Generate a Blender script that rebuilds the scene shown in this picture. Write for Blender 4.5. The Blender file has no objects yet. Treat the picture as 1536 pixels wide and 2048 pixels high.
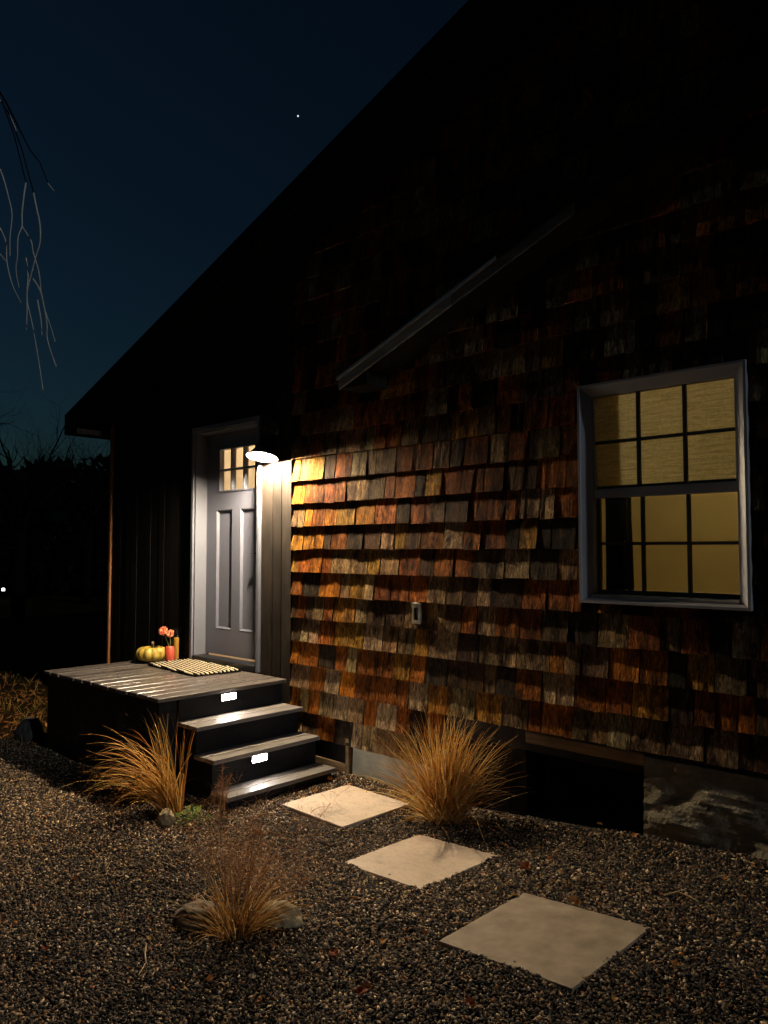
import bpy, bmesh, math, random
import numpy as np
from mathutils import Vector, Matrix, noise

# ------------------------------------------------------------------ camera, sky, moon, exposure
# Axes: the shingled wall is the plane y = 0, the yard is y < 0, x runs right along the wall, ground about z = 0.
H = 1.68                                   # eye height; heights measured from the photograph are relative to the eye
S = bpy.context.scene
COL = S.collection
R = math.radians
cam_d = bpy.data.cameras.new('camera')
cam_d.sensor_fit = 'HORIZONTAL'; cam_d.sensor_width = 36.0; cam_d.lens = 36.0 * 1535.3 / 1536.0
cam_d.clip_start = 0.05; cam_d.clip_end = 2000
cam = bpy.data.objects.new('camera', cam_d); COL.objects.link(cam)
CAM = Vector((0, -4.007, H)); YAW, PITCH = R(43.27), R(2.9)
cam.location = CAM; cam.rotation_euler = (R(90) + PITCH, 0, YAW)
S.camera = cam

world = bpy.data.worlds.new('World'); S.world = world; world.use_nodes = True
wn = world.node_tree.nodes; wl = world.node_tree.links; wn.clear()
wo = wn.new('ShaderNodeOutputWorld'); wb = wn.new('ShaderNodeBackground')
sky = wn.new('ShaderNodeTexSky'); sky.sky_type = 'NISHITA'; sky.sun_disc = False
sky.sun_elevation = R(-2.6); sky.sun_rotation = R(250)
sky.air_density = 1.0; sky.dust_density = 0.3; sky.ozone_density = 3.0
tint = wn.new('ShaderNodeMix'); tint.data_type = 'RGBA'; tint.blend_type = 'MULTIPLY'
tint.inputs[0].default_value = 1.0; tint.inputs[7].default_value = (0.50, 1.02, 0.72, 1)
wl.new(sky.outputs[0], tint.inputs[6]); wl.new(tint.outputs[2], wb.inputs[0]); wl.new(wb.outputs[0], wo.inputs[0])
wb.inputs[1].default_value = 0.15

sun_d = bpy.data.lights.new('moon', 'SUN'); sun_d.energy = 0.4; sun_d.angle = R(0.5); sun_d.color = (0.80, 0.90, 1.0)
sun = bpy.data.objects.new('moon', sun_d); COL.objects.link(sun)
sun.rotation_euler = Vector((-1.0, 0.03, -0.30)).to_track_quat('-Z', 'Y').to_euler()

S.view_settings.view_transform = 'Standard'; S.view_settings.look = 'None'
S.view_settings.exposure = 0.0; S.view_settings.gamma = 1.0
S.render.engine = 'CYCLES'
S.cycles.use_denoising = True
S.cycles.max_bounces = 8; S.cycles.diffuse_bounces = 5; S.cycles.transparent_max_bounces = 12
S.cycles.sample_clamp_indirect = 4.0
S.cycles.caustics_reflective = False; S.cycles.caustics_refractive = False

LAMP_L = 13800      # porch bulb radiance
STEP_L = 170        # step lights
ROOM_L = 80        # lamp in the room behind the window
HALL_L = 260       # lamp in the hall behind the door

# ------------------------------------------------------------------ helpers
fw = Vector((-math.sin(YAW) * math.cos(PITCH), math.cos(YAW) * math.cos(PITCH), math.sin(PITCH)))
rt = Vector((math.cos(YAW), math.sin(YAW), 0)); upv = rt.cross(fw)
F = 1535.3
def at_depth(px, py, d): return CAM + fw * d + rt * ((px - 768) / F * d) - upv * ((py - 1024) / F * d)
def project(p):
    q = Vector(p) - CAM; d = q.dot(fw)
    if d < 0.1: return None
    return (768 + F * q.dot(rt) / d, 1024 - F * q.dot(upv) / d, d)
def sm(t): t = np.clip(t, 0, 1); return t * t * (3 - 2 * t)
def ground_z(x, y):
    return 0.16 * sm((np.asarray(x) + 3.4) / 2.4) + 0.05 * sm((np.asarray(y) + 0.22) / 0.22) * (np.asarray(x) > -30)
def gz(x, y): return float(ground_z(x, y))
def on_ground(px, py, lift=0.0):
    d = (at_depth(px, py, 1.0) - CAM); z = 0.0
    for _ in range(6):
        t = (z + lift - CAM.z) / d.z; p = CAM + d * t; z = gz(p.x, p.y)
    return p

def link(o, parent=None):
    COL.objects.link(o)
    if parent is not None:
        o.parent = parent; o.matrix_parent_inverse = Matrix.Translation(-Vector(parent.location))
    return o
def empty(name, loc, label=None, cat=None, group=None):
    e = bpy.data.objects.new(name, None); e.location = loc; e.empty_display_size = 0.05
    COL.objects.link(e); tag(e, label, cat, group); return e
def tag(o, label=None, cat=None, group=None, kind=None):
    if label: o['label'] = label
    if cat: o['category'] = cat
    if group: o['group'] = group
    if kind: o['kind'] = kind
    return o

class MB:
    """collects shapes of ONE part"""
    def __init__(s): s.v = []; s.f = []; s.t = []
    def add(s, vs, fs, tint=None):
        n = len(s.v); s.v += [tuple(p) for p in vs]; s.f += [tuple(i + n for i in f) for f in fs]
        s.t += [tint or (1, 1, 1)] * len(vs); return s
    def box(s, x0, x1, y0, y1, z0, z1, tint=None):
        return s.add([(x0,y0,z0),(x1,y0,z0),(x1,y1,z0),(x0,y1,z0),(x0,y0,z1),(x1,y0,z1),(x1,y1,z1),(x0,y1,z1)],
                     [(0,3,2,1),(4,5,6,7),(0,1,5,4),(1,2,6,5),(2,3,7,6),(3,0,4,7)], tint)
    def tube(s, pts, r, n=6, tint=None, cap=True):
        pts = [Vector(p) for p in pts]; rs = r if isinstance(r, (list, tuple)) else [r] * len(pts)
        vs = []; prev = None
        for i, p in enumerate(pts):
            d = (pts[min(i + 1, len(pts) - 1)] - pts[max(i - 1, 0)]).normalized()
            a = Vector((0, 0, 1)) if abs(d.z) < .9 else Vector((1, 0, 0))
            if prev is not None: a = prev
            u = d.cross(a).normalized(); w = d.cross(u); prev = u.cross(d)
            for k in range(n):
                t = 2 * math.pi * k / n; vs.append(p + (u * math.cos(t) + w * math.sin(t)) * rs[i])
        fs = []
        for i in range(len(pts) - 1):
            for k in range(n): fs.append((i*n+k, i*n+(k+1)%n, (i+1)*n+(k+1)%n, (i+1)*n+k))
        if cap: fs += [tuple(range(n))[::-1], tuple(range((len(pts)-1)*n, len(pts)*n))]
        return s.add(vs, fs, tint)
    def lathe(s, prof, c, n=24, axis=None, tint=None, ripple=None):
        c = Vector(c); vs = []; fs = []
        q = Vector(axis).normalized().to_track_quat('Z', 'Y') if axis else None
        for (r, z) in prof:
            for k in range(n):
                t = 2 * math.pi * k / n; rr = r * (ripple(t, z) if ripple else 1)
                p = Vector((rr * math.cos(t), rr * math.sin(t), z))
                vs.append(c + (q @ p if q else p))
        for i in range(len(prof) - 1):
            for k in range(n): fs.append((i*n+k, i*n+(k+1)%n, (i+1)*n+(k+1)%n, (i+1)*n+k))
        return s.add(vs, fs, tint)
    def build(s, name, mat, parent=None, smooth=False, bevel=0, seg=1, tints=False):
        me = bpy.data.meshes.new(name); me.from_pydata(s.v, [], s.f); me.validate()
        if tints:
            a = me.color_attributes.new('tint', 'FLOAT_COLOR', 'POINT')
            a.data.foreach_set('color', np.array([(t[0], t[1], t[2], 1) for t in s.t], 'f').ravel())
        if bevel:
            bm = bmesh.new(); bm.from_mesh(me)
            bmesh.ops.bevel(bm, geom=bm.edges[:], offset=bevel, segments=seg, affect='EDGES', profile=.6)
            bm.to_mesh(me); bm.free()
        if smooth: me.polygons.foreach_set('use_smooth', [True] * len(me.polygons))
        me.materials.append(mat)
        return link(bpy.data.objects.new(name, me), parent)
def box(name, m, parent, x0, x1, y0, y1, z0, z1, bevel=0, seg=1):
    return MB().box(x0, x1, y0, y1, z0, z1).build(name, m, parent, bevel=bevel, seg=seg)
def bulk(name, V, Fc, mat, tint=None, parent=None):
    """big triangle mesh from numpy arrays"""
    me = bpy.data.meshes.new(name); nv, nf = len(V), len(Fc)
    me.vertices.add(nv); me.vertices.foreach_set('co', np.ascontiguousarray(V, 'f').ravel())
    me.loops.add(nf * 3); me.loops.foreach_set('vertex_index', np.ascontiguousarray(Fc, 'i').ravel())
    me.polygons.add(nf); me.polygons.foreach_set('loop_start', np.arange(0, nf * 3, 3, dtype='i'))
    me.polygons.foreach_set('loop_total', np.full(nf, 3, 'i'))
    me.update(calc_edges=True)
    if tint is not None:
        a = me.color_attributes.new('tint', 'FLOAT_COLOR', 'POINT')
        a.data.foreach_set('color', np.concatenate([tint, np.ones((nv, 1))], 1).astype('f').ravel())
    me.materials.append(mat)
    return link(bpy.data.objects.new(name, me), parent)

# ------------------------------------------------------------------ materials
class NT:
    def __init__(s, name):
        s.m = bpy.data.materials.new(name); s.m.use_nodes = True; s.t = s.m.node_tree
        s.n = s.t.nodes; s.b = s.n['Principled BSDF']; s.o = s.n['Material Output']
    def node(s, kind, **kw):
        n = s.n.new(kind)
        for k, v in kw.items(): setattr(n, k, v)
        return n
    def L(s, a, b): s.t.links.new(a, b)
    def coords(s, scale=(1, 1, 1), kind='Object'):
        tc = s.node('ShaderNodeTexCoord'); mp = s.node('ShaderNodeMapping'); mp.inputs['Scale'].default_value = scale
        s.L(tc.outputs[kind], mp.inputs[0]); return mp.outputs[0]
    def noise(s, vec, scale, detail=4, rough=.55, dist=0):
        n = s.node('ShaderNodeTexNoise'); n.inputs['Scale'].default_value = scale; n.inputs['Detail'].default_value = detail
        n.inputs['Roughness'].default_value = rough; n.inputs['Distortion'].default_value = dist
        s.L(vec, n.inputs['Vector']); return n.outputs['Fac']
    def ramp(s, fac, stops):
        r = s.node('ShaderNodeValToRGB'); e = r.color_ramp.elements
        while len(e) < len(stops): e.new(.5)
        for el, (p, c) in zip(e, stops): el.position = p; el.color = (*c, 1) if len(c) == 3 else c
        s.L(fac, r.inputs[0]); return r.outputs[0]
    def mul(s, a, b, mode='MULTIPLY', fac=1.0):
        m = s.node('ShaderNodeMix', data_type='RGBA', blend_type=mode); m.inputs[0].default_value = fac
        s.L(a, m.inputs[6])
        if isinstance(b, tuple): m.inputs[7].default_value = (*b, 1)
        else: s.L(b, m.inputs[7])
        return m.outputs[2]
    def bump(s, h, strength=.4, dist=.01, prev=None):
        b = s.node('ShaderNodeBump'); b.inputs['Strength'].default_value = strength; b.inputs['Distance'].default_value = dist
        s.L(h, b.inputs['Height'])
        if prev is not None: s.L(prev, b.inputs['Normal'])
        return b.outputs[0]
    def fin(s, col=None, rough=.7, normal=None, spec=None, metal=0):
        if col is not None:
            if isinstance(col, tuple): s.b.inputs['Base Color'].default_value = (*col, 1)
            else: s.L(col, s.b.inputs['Base Color'])
        if isinstance(rough, (int, float)): s.b.inputs['Roughness'].default_value = rough
        else: s.L(rough, s.b.inputs['Roughness'])
        if normal is not None: s.L(normal, s.b.inputs['Normal'])
        if spec is not None: s.b.inputs['Specular IOR Level'].default_value = spec
        s.b.inputs['Metallic'].default_value = metal
        return s.m
def g(v): return (v, v, v)
def plain(name, col, rough=.6, var=.25, scale=8, bump=.1, bscale=60, stretch=(1, 1, 1), spec=None, metal=0, bdist=.004):
    t = NT(name); c = t.coords(stretch)
    f = t.noise(c, scale, 5); dark = tuple(x * (1 - var) for x in col); lite = tuple(min(1, x * (1 + var)) for x in col)
    col_ = t.ramp(f, [(.3, dark), (.7, lite)])
    nb = t.bump(t.noise(c, bscale, 4), bump, bdist) if bump else None
    return t.fin(col_, rough, nb, spec, metal)
def wood(name, col, rough=.6, axis='z', var=.5, fine=70, bump=.35, spec=None):
    st = {'x': (.06, 1, 1), 'y': (1, .06, 1), 'z': (1, 1, .06)}[axis]
    t = NT(name); c = t.coords(st); c2 = t.coords(tuple(.35 if a < 1 else 1 for a in st))
    f = t.noise(c, fine, 6, .65, .6); f2 = t.noise(c2, 7, 4)
    col_ = t.ramp(f, [(.25, tuple(x * (1 - var) for x in col)), (.75, tuple(x * (1 + var) for x in col))])
    col_ = t.mul(col_, t.ramp(f2, [(.3, g(.6)), (.7, g(1.25))]))
    oi = t.node('ShaderNodeObjectInfo'); col_ = t.mul(col_, t.ramp(oi.outputs['Random'], [(0, g(.72)), (1, g(1.3))]))
    rg = t.ramp(f2, [(.3, g(min(1, rough + .12))), (.7, g(max(.1, rough - .12)))])
    return t.fin(col_, rg, t.bump(f, bump, .004), spec)
def emit(name, col, strength):
    t = NT(name); e = t.node('ShaderNodeEmission'); e.inputs[0].default_value = (*col, 1); e.inputs[1].default_value = strength
    t.L(e.outputs[0], t.o.inputs[0]); t.n.remove(t.b); return t.m
def pane_mat(name, tintc=(.95, .97, .95)):
    t = NT(name); tr = t.node('ShaderNodeBsdfTransparent'); tr.inputs[0].default_value = (*tintc, 1)
    gl = t.node('ShaderNodeBsdfGlossy'); gl.inputs['Roughness'].default_value = .02
    mx = t.node('ShaderNodeMixShader'); lw = t.node('ShaderNodeLayerWeight'); lw.inputs[0].default_value = .5
    pw = t.node('ShaderNodeMath', operation='POWER'); pw.inputs[1].default_value = 4.0; ma = t.node('ShaderNodeMath', operation='MULTIPLY_ADD'); ma.inputs[1].default_value = .7; ma.inputs[2].default_value = .03
    t.L(lw.outputs['Facing'], pw.inputs[0]); t.L(pw.outputs[0], ma.inputs[0]); t.L(ma.outputs[0], mx.inputs[0])
    t.L(tr.outputs[0], mx.inputs[1]); t.L(gl.outputs[0], mx.inputs[2]); t.L(mx.outputs[0], t.o.inputs[0])
    t.n.remove(t.b); return t.m

def shingle_mat():
    t = NT('weathered_cedar'); at = t.node('ShaderNodeAttribute', attribute_name='tint')
    c = t.coords((1, 1, .09)); ck = t.coords((1, 1, .45))
    grain = t.noise(c, 60, 7, .7, 2.2); coarse = t.noise(c, 22, 4, .6, .8); blot = t.noise(ck, 9, 5, .6, .4); silver = t.noise(c, 120, 3, .6)
    col = t.mul(at.outputs['Color'], t.ramp(grain, [(.34, g(.08)), (.5, g(.75)), (.68, g(2.3))]))
    col = t.mul(col, t.ramp(coarse, [(.35, g(.55)), (.65, g(1.25))]))
    col = t.mul(col, t.ramp(blot, [(.36, (.25, .2, .18)), (.5, g(1.0)), (.72, (1.2, 1.1, 1.0))]))
    # silvered streaks
    m = t.node('ShaderNodeMix', data_type='RGBA', blend_type='MIX')
    t.L(t.ramp(t.noise(c, 34, 5, .7, 1.0), [(.60, g(0)), (.74, g(.5))]), m.inputs[0])
    t.L(col, m.inputs[6]); m.inputs[7].default_value = (.28, .19, .10, 1)
    hgt = t.mul(grain, coarse, 'ADD', 1.0)
    return t.fin(m.outputs[2], .82, t.bump(hgt, 1.0, .012), .04)

M = {}
M['shingle'] = shingle_mat()
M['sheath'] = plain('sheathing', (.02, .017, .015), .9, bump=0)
M['board'] = wood('dark_stained_board', (.022, .017, .0135), .8, 'z', .6, 60, .5, .15)
M['black_board'] = wood('black_stain_and_shade_board', (.009, .008, .008), .75, 'z', .4, 60, .3, .12)
M['trim_wood'] = wood('cedar_trim', (.30, .12, .04), .7, 'z')
M['white_trim'] = plain('grey_white_trim_paint', (.15, .16, .20), .45, .06, 5, .05)
M['door'] = plain('grey_door_paint', (.125, .132, .175), .38, .05, 4, .04, 90)
M['vinyl'] = plain('window_vinyl', (.34, .34, .36), .38, .06, 5, .03)
M['muntin'] = plain('dark_muntin', (.05, .05, .05), .5, .1, 5, 0)
M['roof'] = plain('roofing', (.006, .006, .007), .95, .3, 12, .3, spec=.05)
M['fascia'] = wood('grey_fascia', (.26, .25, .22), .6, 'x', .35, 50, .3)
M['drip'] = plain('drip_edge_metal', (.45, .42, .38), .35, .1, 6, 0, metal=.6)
M['deck'] = wood('deck_board_stain', (.095, .080, .072), .32, 'y', .35, 55, .22, .7)
M['tread'] = wood('grey_tread_stain', (.17, .15, .135), .40, 'y', .3, 55, .25, .6)
M['skirt'] = wood('black_skirt_stain', (.0065, .0065, .008), .6, 'y', .3, 40, .2, .2)
M['concrete'] = plain('old_concrete', (.34, .34, .27), .9, .22, 7, .35, 35)
M['beam'] = wood('sill_beam', (.24, .15, .07), .75, 'x', .45, 40, .4)
M['lamp'] = plain('lamp_black_enamel', (.012, .014, .02), .35, .1, 5, 0)
M['lamp_in'] = plain('lamp_white_enamel', (.50, .50, .49), .5, .02, 5, 0)
M['glass'] = pane_mat('clear_glass')
M['stepbox'] = plain('step_light_bronze', (.10, .065, .045), .4, .1, 5, 0)
M['yellow'] = plain('warm_yellow_wall', (.48, .38, .17), .85, .05, 3, .03)
M['cream'] = plain('cream_wall', (.75, .62, .45), .85, .04, 3, .03)
M['ceil'] = plain('ceiling_paint', (.6, .5, .3), .85, .04, 3, 0)

# ------------------------------------------------------------------ ground
def make_ground():
    xs = np.concatenate([-np.geomspace(300, 12, 14), np.linspace(-11, 2, 80), np.geomspace(3, 300, 14)])
    ys = np.concatenate([-np.geomspace(300, 6, 14), np.linspace(-5, .4, 46), np.geomspace(1, 300, 16)])
    nx, ny = len(xs), len(ys); Xg, Yg = np.meshgrid(xs, ys, indexing='ij'); Zg = ground_z(Xg, Yg) - .002
    v = np.stack([Xg, Yg, Zg], -1).reshape(-1, 3)
    fs = [(i*ny+j, (i+1)*ny+j, (i+1)*ny+j+1, i*ny+j+1) for i in range(nx-1) for j in range(ny-1)]
    t = NT('gravelly_soil'); c = t.coords((1, 1, 1))
    vo = t.node('ShaderNodeTexVoronoi'); vo.inputs['Scale'].default_value = 75; t.L(c, vo.inputs['Vector'])
    col = t.ramp(vo.outputs['Color'], [(.2, (.018, .018, .02)), (.6, (.05, .046, .044)), (.9, (.14, .12, .10))])
    grassy = t.noise(c, 1.3, 4)
    col2 = t.ramp(t.noise(c, 30, 6, .7), [(.3, (.010, .007, .004)), (.55, (.030, .018, .007)), (.75, (.020, .026, .008))])
    sx = t.node('ShaderNodeSeparateXYZ'); t.L(c, sx.inputs[0])
    mr = t.node('ShaderNodeMapRange'); mr.inputs[1].default_value = -6.4; mr.inputs[2].default_value = -7.0; t.L(sx.outputs[0], mr.inputs[0])
    m = t.node('ShaderNodeMix', data_type='RGBA'); t.L(mr.outputs[0], m.inputs[0]); t.L(col, m.inputs[6]); t.L(col2, m.inputs[7])
    mat = t.fin(m.outputs[2], .95, t.bump(vo.outputs['Distance'], .8, .012), .05)
    b = MB(); b.add(v, fs); o = b.build('ground', mat, smooth=True); tag(o, 'dark gravel yard ground around the house', kind='structure')
make_ground()

# stepping stones: centre, half size, turn, height of top
PAVERS = [(-3.688, -.455, .298, R(-1.5), .026), (-2.72, -.838, .296, R(-4.0), .043), (-1.705, -1.25, .306, R(-1.0), .138)]
STAIR = (-4.79, -4.17, -1.03, -.08)          # footprint x0 x1 y0 y1
def in_paver(x, y):
    hit = np.zeros_like(x, bool)
    for cx, cy, h, a, _ in PAVERS:
        dx, dy = x - cx, y - cy; u = dx*math.cos(a) + dy*math.sin(a); v = -dx*math.sin(a) + dy*math.cos(a)
        hit |= (abs(u) < h - .010) & (abs(v) < h - .010)
    return hit
def make_gravel():
    rng = np.random.default_rng(4)
    N = 430000
    x = rng.uniform(-7.2, -.3, N); y = rng.uniform(-3.5, -.03, N); z = ground_z(x, y)
    qx, qy, qz = x - CAM.x, y - CAM.y, z - CAM.z
    d = qx*fw.x + qy*fw.y + qz*fw.z
    px = 768 + F*(qx*rt.x + qy*rt.y)/np.maximum(d, .1); py = 1024 - F*(qx*upv.x + qy*upv.y + qz*upv.z)/np.maximum(d, .1)
    keep = (d > .5) & (px > -420) & (px < 1800) & (py < 2330)
    keep &= ~in_paver(x, y)
    keep &= ~((x > STAIR[0]-2) & (x < STAIR[1]-.03) & (y > STAIR[2]+.03) & (y < 0))
    x, y, z, d = x[keep], y[keep], z[keep], d[keep]; n = len(x)
    base = np.array([(1,0,0),(-1,0,0),(0,1,0),(0,-1,0),(0,0,1),(0,0,-1)], float)
    tri = np.array([(0,2,4),(2,1,4),(1,3,4),(3,0,4),(2,0,5),(1,2,5),(3,1,5),(0,3,5)])
    sz = rng.uniform(.0046, .0092, n) * np.where(rng.random(n) < .08, 1.45, 1)
    ax = np.stack([sz*rng.uniform(.9, 1.6, n), sz*rng.uniform(.7, 1.1, n), sz*rng.uniform(.45, .8, n)], -1)
    V = base[None] * ax[:, None, :] + rng.normal(0, 1, (n, 6, 3)) * (sz*.20)[:, None, None]
    a, b, c = rng.uniform(0, 2*np.pi, n), rng.normal(0, .45, n), rng.normal(0, .45, n)
    ca, sa, cb, sb, cc, sc = np.cos(a), np.sin(a), np.cos(b), np.sin(b), np.cos(c), np.sin(c)
    X, Y, Zz = V[..., 0], V[..., 1], V[..., 2]
    Y, Zz = Y*cc[:, None] - Zz*sc[:, None], Y*sc[:, None] + Zz*cc[:, None]
    X, Zz = X*cb[:, None] + Zz*sb[:, None], -X*sb[:, None] + Zz*cb[:, None]
    X, Y = X*ca[:, None] - Y*sa[:, None], X*sa[:, None] + Y*ca[:, None]
    lump = .006*np.sin(x*9.1 + 2*np.sin(y*5))*np.sin(y*7.7 + 1.3) + .004*np.sin(x*23)*np.sin(y*27)
    zz = z + lump + rng.uniform(-.002, .009, n)
    V = np.stack([X + x[:, None], Y + y[:, None], Zz + zz[:, None]], -1).reshape(-1, 3)
    Fc = (tri[None] + 6*np.arange(n)[:, None, None]).reshape(-1, 3)
    pal = np.array([(.016,.016,.018),(.036,.034,.034),(.085,.070,.056),(.19,.145,.098),(.36,.285,.19),(.60,.51,.38),(.26,.12,.04)])
    w = np.array([.27,.22,.18,.14,.10,.05,.04]); dust = .78 + .5*sm(.5 + .5*np.sin(x*1.9 + 1.7*np.sin(y*2.3)) * np.sin(y*2.6 + x*.7))
    col = pal[rng.choice(len(pal), n, p=w/w.sum())] * rng.uniform(.75, 1.25, (n, 1)) * dust[:, None] * np.array((1.12, .96, .78))
    t = NT('crushed_stone'); at = t.node('ShaderNodeAttribute', attribute_name='tint')
    c = t.coords(); cc_ = t.mul(at.outputs['Color'], t.ramp(t.noise(c, 260, 3), [(.3, g(.75)), (.7, g(1.2))]))
    o = bulk('gravel', V, Fc, t.fin(cc_, .75, spec=.2), np.repeat(col, 6, 0))
    tag(o, 'dark grey crushed stone gravel covering the yard', 'gravel', kind='stuff')
make_gravel()

# ------------------------------------------------------------------ house
house = empty('house', (-4.5, 0, 0), 'dark cedar shingled house with sloping roof, grey door and lit window', 'house')
WX0, WX1 = -7.79, 3.4
def roof_z(x, y=0):                          # top of the roof, world height (outer rake edge passes the photographed line)
    return H + 1.444 + .345 * (min(x, 1.0 - (x - 1.0) if x > 1.0 else x) + 8.042)
DOOR = (-6.160, -5.225, -1.00 + H, 1.09 + H)
WIN = (-2.18, -1.285, -.275 + H, .93 + H)
BASE_Z = -1.20 + H
def make_shell():
    b = MB()
    # gable wall: columns between openings, tops follow the roof
    def col(x0, x1, z0, z1=None):
        n = max(1, int((x1 - x0) / .6)); 
        for i in range(n):
            a, c = x0 + (x1-x0)*i/n, x0 + (x1-x0)*(i+1)/n
            ta, tc = (roof_z(a) - .16, roof_z(c) - .16) if z1 is None else (z1, z1)
            b.add([(a,.0,z0),(c,.0,z0),(c,.14,z0),(a,.14,z0),(a,.0,ta),(c,.0,tc),(c,.14,tc),(a,.14,ta)],
                  [(0,3,2,1),(4,5,6,7),(0,1,5,4),(1,2,6,5),(2,3,7,6),(3,0,4,7)])
    col(WX0, DOOR[0], -.2); col(DOOR[0], DOOR[1], DOOR[3]); col(DOOR[0], DOOR[1], -.2, DOOR[2])
    col(DOOR[1], -4.10, -.2); col(-4.10, WIN[0], BASE_Z - .0)
    col(WIN[0], WIN[1], WIN[3]); col(WIN[0], WIN[1], BASE_Z, WIN[2]); col(WIN[1], WX1, BASE_Z)
    b.box(WX0, WX0 + .14, .14, 8.0, -.2, roof_z(WX0) - .16)
    b.box(WX1 - .14, WX1, .14, 8.0, -.2, roof_z(WX1) - .16)
    b.box(WX0, WX1, 7.86, 8.0, -.2, roof_z(WX1) - .16)
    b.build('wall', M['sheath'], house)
    # roof
    r = MB()
    pr = [(-8.05, roof_z(-8.05)), (1.0, roof_z(1.0)), (WX1 + .35, roof_z(WX1 + .35))]
    for (xa, za), (xb, zb) in zip(pr, pr[1:]):
        r.add([(xa,-.4,za-.15),(xb,-.4,zb-.15),(xb,8.3,zb-.15),(xa,8.3,za-.15),(xa,-.4,za),(xb,-.4,zb),(xb,8.3,zb),(xa,8.3,za)],
              [(0,3,2,1),(4,5,6,7),(0,1,5,4),(1,2,6,5),(2,3,7,6),(3,0,4,7)])
    ro = r.build('roof', M['roof'], house)
    f = MB()
    for (xa, za), (xb, zb) in zip(pr, pr[1:]):
        f.add([(xa,-.425,za-.21),(xb,-.425,zb-.21),(xb,-.403,zb-.21),(xa,-.403,za-.21),(xa,-.425,za+.004),(xb,-.425,zb+.004),(xb,-.403,zb+.004),(xa,-.403,za+.004)],
              [(0,3,2,1),(4,5,6,7),(0,1,5,4),(1,2,6,5),(2,3,7,6),(3,0,4,7)])
    f.build('rake_board', M['black_board'], ro)
    box('eave_soffit', M['board'], ro, -8.04, WX0 - .03, -.395, 8.0, roof_z(-8.05) - .21, roof_z(-8.05) - .155)
make_shell()

# vertical boards
rnd = random.Random(7)
def vboard(x0, x1, z0, z1f, m, proud):
    za, zb = z1f(x0), z1f(x1); b = MB()
    b.add([(x0,-proud,z0),(x1,-proud,z0),(x1,-.001,z0),(x0,-.001,z0),(x0,-proud,za),(x1,-proud,zb),(x1,-.001,zb),(x0,-.001,za)],
          [(0,3,2,1),(4,5,6,7),(0,1,5,4),(1,2,6,5),(2,3,7,6),(3,0,4,7)])
    b.build('vertical_board', m, house, bevel=.003)
top = lambda x: roof_z(x) - .17
for x0, x1 in ((-5.172, -5.027), (-5.019, -4.909), (-4.901, -4.778)):
    vboard(x0, x1, -.05, top, M['board'], .016 + rnd.uniform(0, .004))
x = -6.215
while x > WX0 + .06:
    w = rnd.uniform(.105, .15); x0 = max(WX0 + .055, x - w)
    vboard(x0, x - .007, -.05, top, M['black_board'], .016 + rnd.uniform(0, .008)); x = x0
for i in range(8):
    x0 = -6.205 + i * .128
    vboard(x0, x0 + .122, DOOR[3] + .065, top, M['black_board'], .016 + rnd.uniform(0, .004))
box('corner_trim', M['trim_wood'], house, WX0 - .01, WX0 + .032, -.035, -.002, -.05, roof_z(WX0) - .18, .004)
box('corner_trim', M['board'], house, -4.7765, -4.7685, -.030, -.002, -.05, roof_z(-4.77) - .18, .002)

# shingles
EXPO = .1805; Z0 = .374 + H
def shingle_rows():
    rs = random.Random(21); out = []
    k = 11
    while True:
        zb = Z0 - EXPO * k
        if zb > H + 4.1: break
        x = -4.768 + (0 if k % 2 else 0)
        first = True
        while x < -.35:
            w = rs.choice([rs.uniform(.085, .13), rs.uniform(.13, .19), rs.uniform(.15, .24)])
            if first and k % 2: w = rs.uniform(.07, .12)
            first = False
            x1 = x + w; gap = rs.uniform(.004, .010)
            out.append((k, x, x1 - gap, zb)); x = x1
        k -= 1
    res = []
    for k, x0, x1, zb in out:
        zt = zb + EXPO + .03
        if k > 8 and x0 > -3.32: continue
        if k == 11 or (k == 10 and x0 < -4.40 and False): continue
        if zt > roof_z(x0) - .19:
            zt = roof_z(x0) - .19
            if zt - zb < .05: continue
        # rake bump-out does not cut; window does
        a0, a1, b0, b1 = WIN[0] - .02, WIN[1] + .02, WIN[2] - .02, WIN[3] + .02
        if x1 > a0 and x0 < a1 and zt > b0 and zb < b1:
            if x0 < a0 - .03: x1 = a0
            elif x1 > a1 + .03: x0 = a1
            elif zb >= b1 - EXPO and zt > b1 + .03: zb = b1
            elif zb < b0 - .03: zt = b0
            else: continue
        res.append((k, x0, x1, zb, zt))
    return res
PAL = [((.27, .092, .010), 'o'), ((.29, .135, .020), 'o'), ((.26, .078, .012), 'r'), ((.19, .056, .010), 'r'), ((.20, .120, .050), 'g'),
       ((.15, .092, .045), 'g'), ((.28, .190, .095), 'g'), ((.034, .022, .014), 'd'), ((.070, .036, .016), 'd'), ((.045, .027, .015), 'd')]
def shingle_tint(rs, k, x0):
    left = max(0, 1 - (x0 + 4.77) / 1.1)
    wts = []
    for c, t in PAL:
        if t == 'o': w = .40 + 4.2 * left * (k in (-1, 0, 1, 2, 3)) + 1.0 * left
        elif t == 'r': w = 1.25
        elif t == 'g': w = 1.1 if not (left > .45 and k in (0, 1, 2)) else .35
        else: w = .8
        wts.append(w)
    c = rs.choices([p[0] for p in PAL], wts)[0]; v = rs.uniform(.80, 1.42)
    return tuple(a * v * rs.uniform(.92, 1.08) for a in c)
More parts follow.
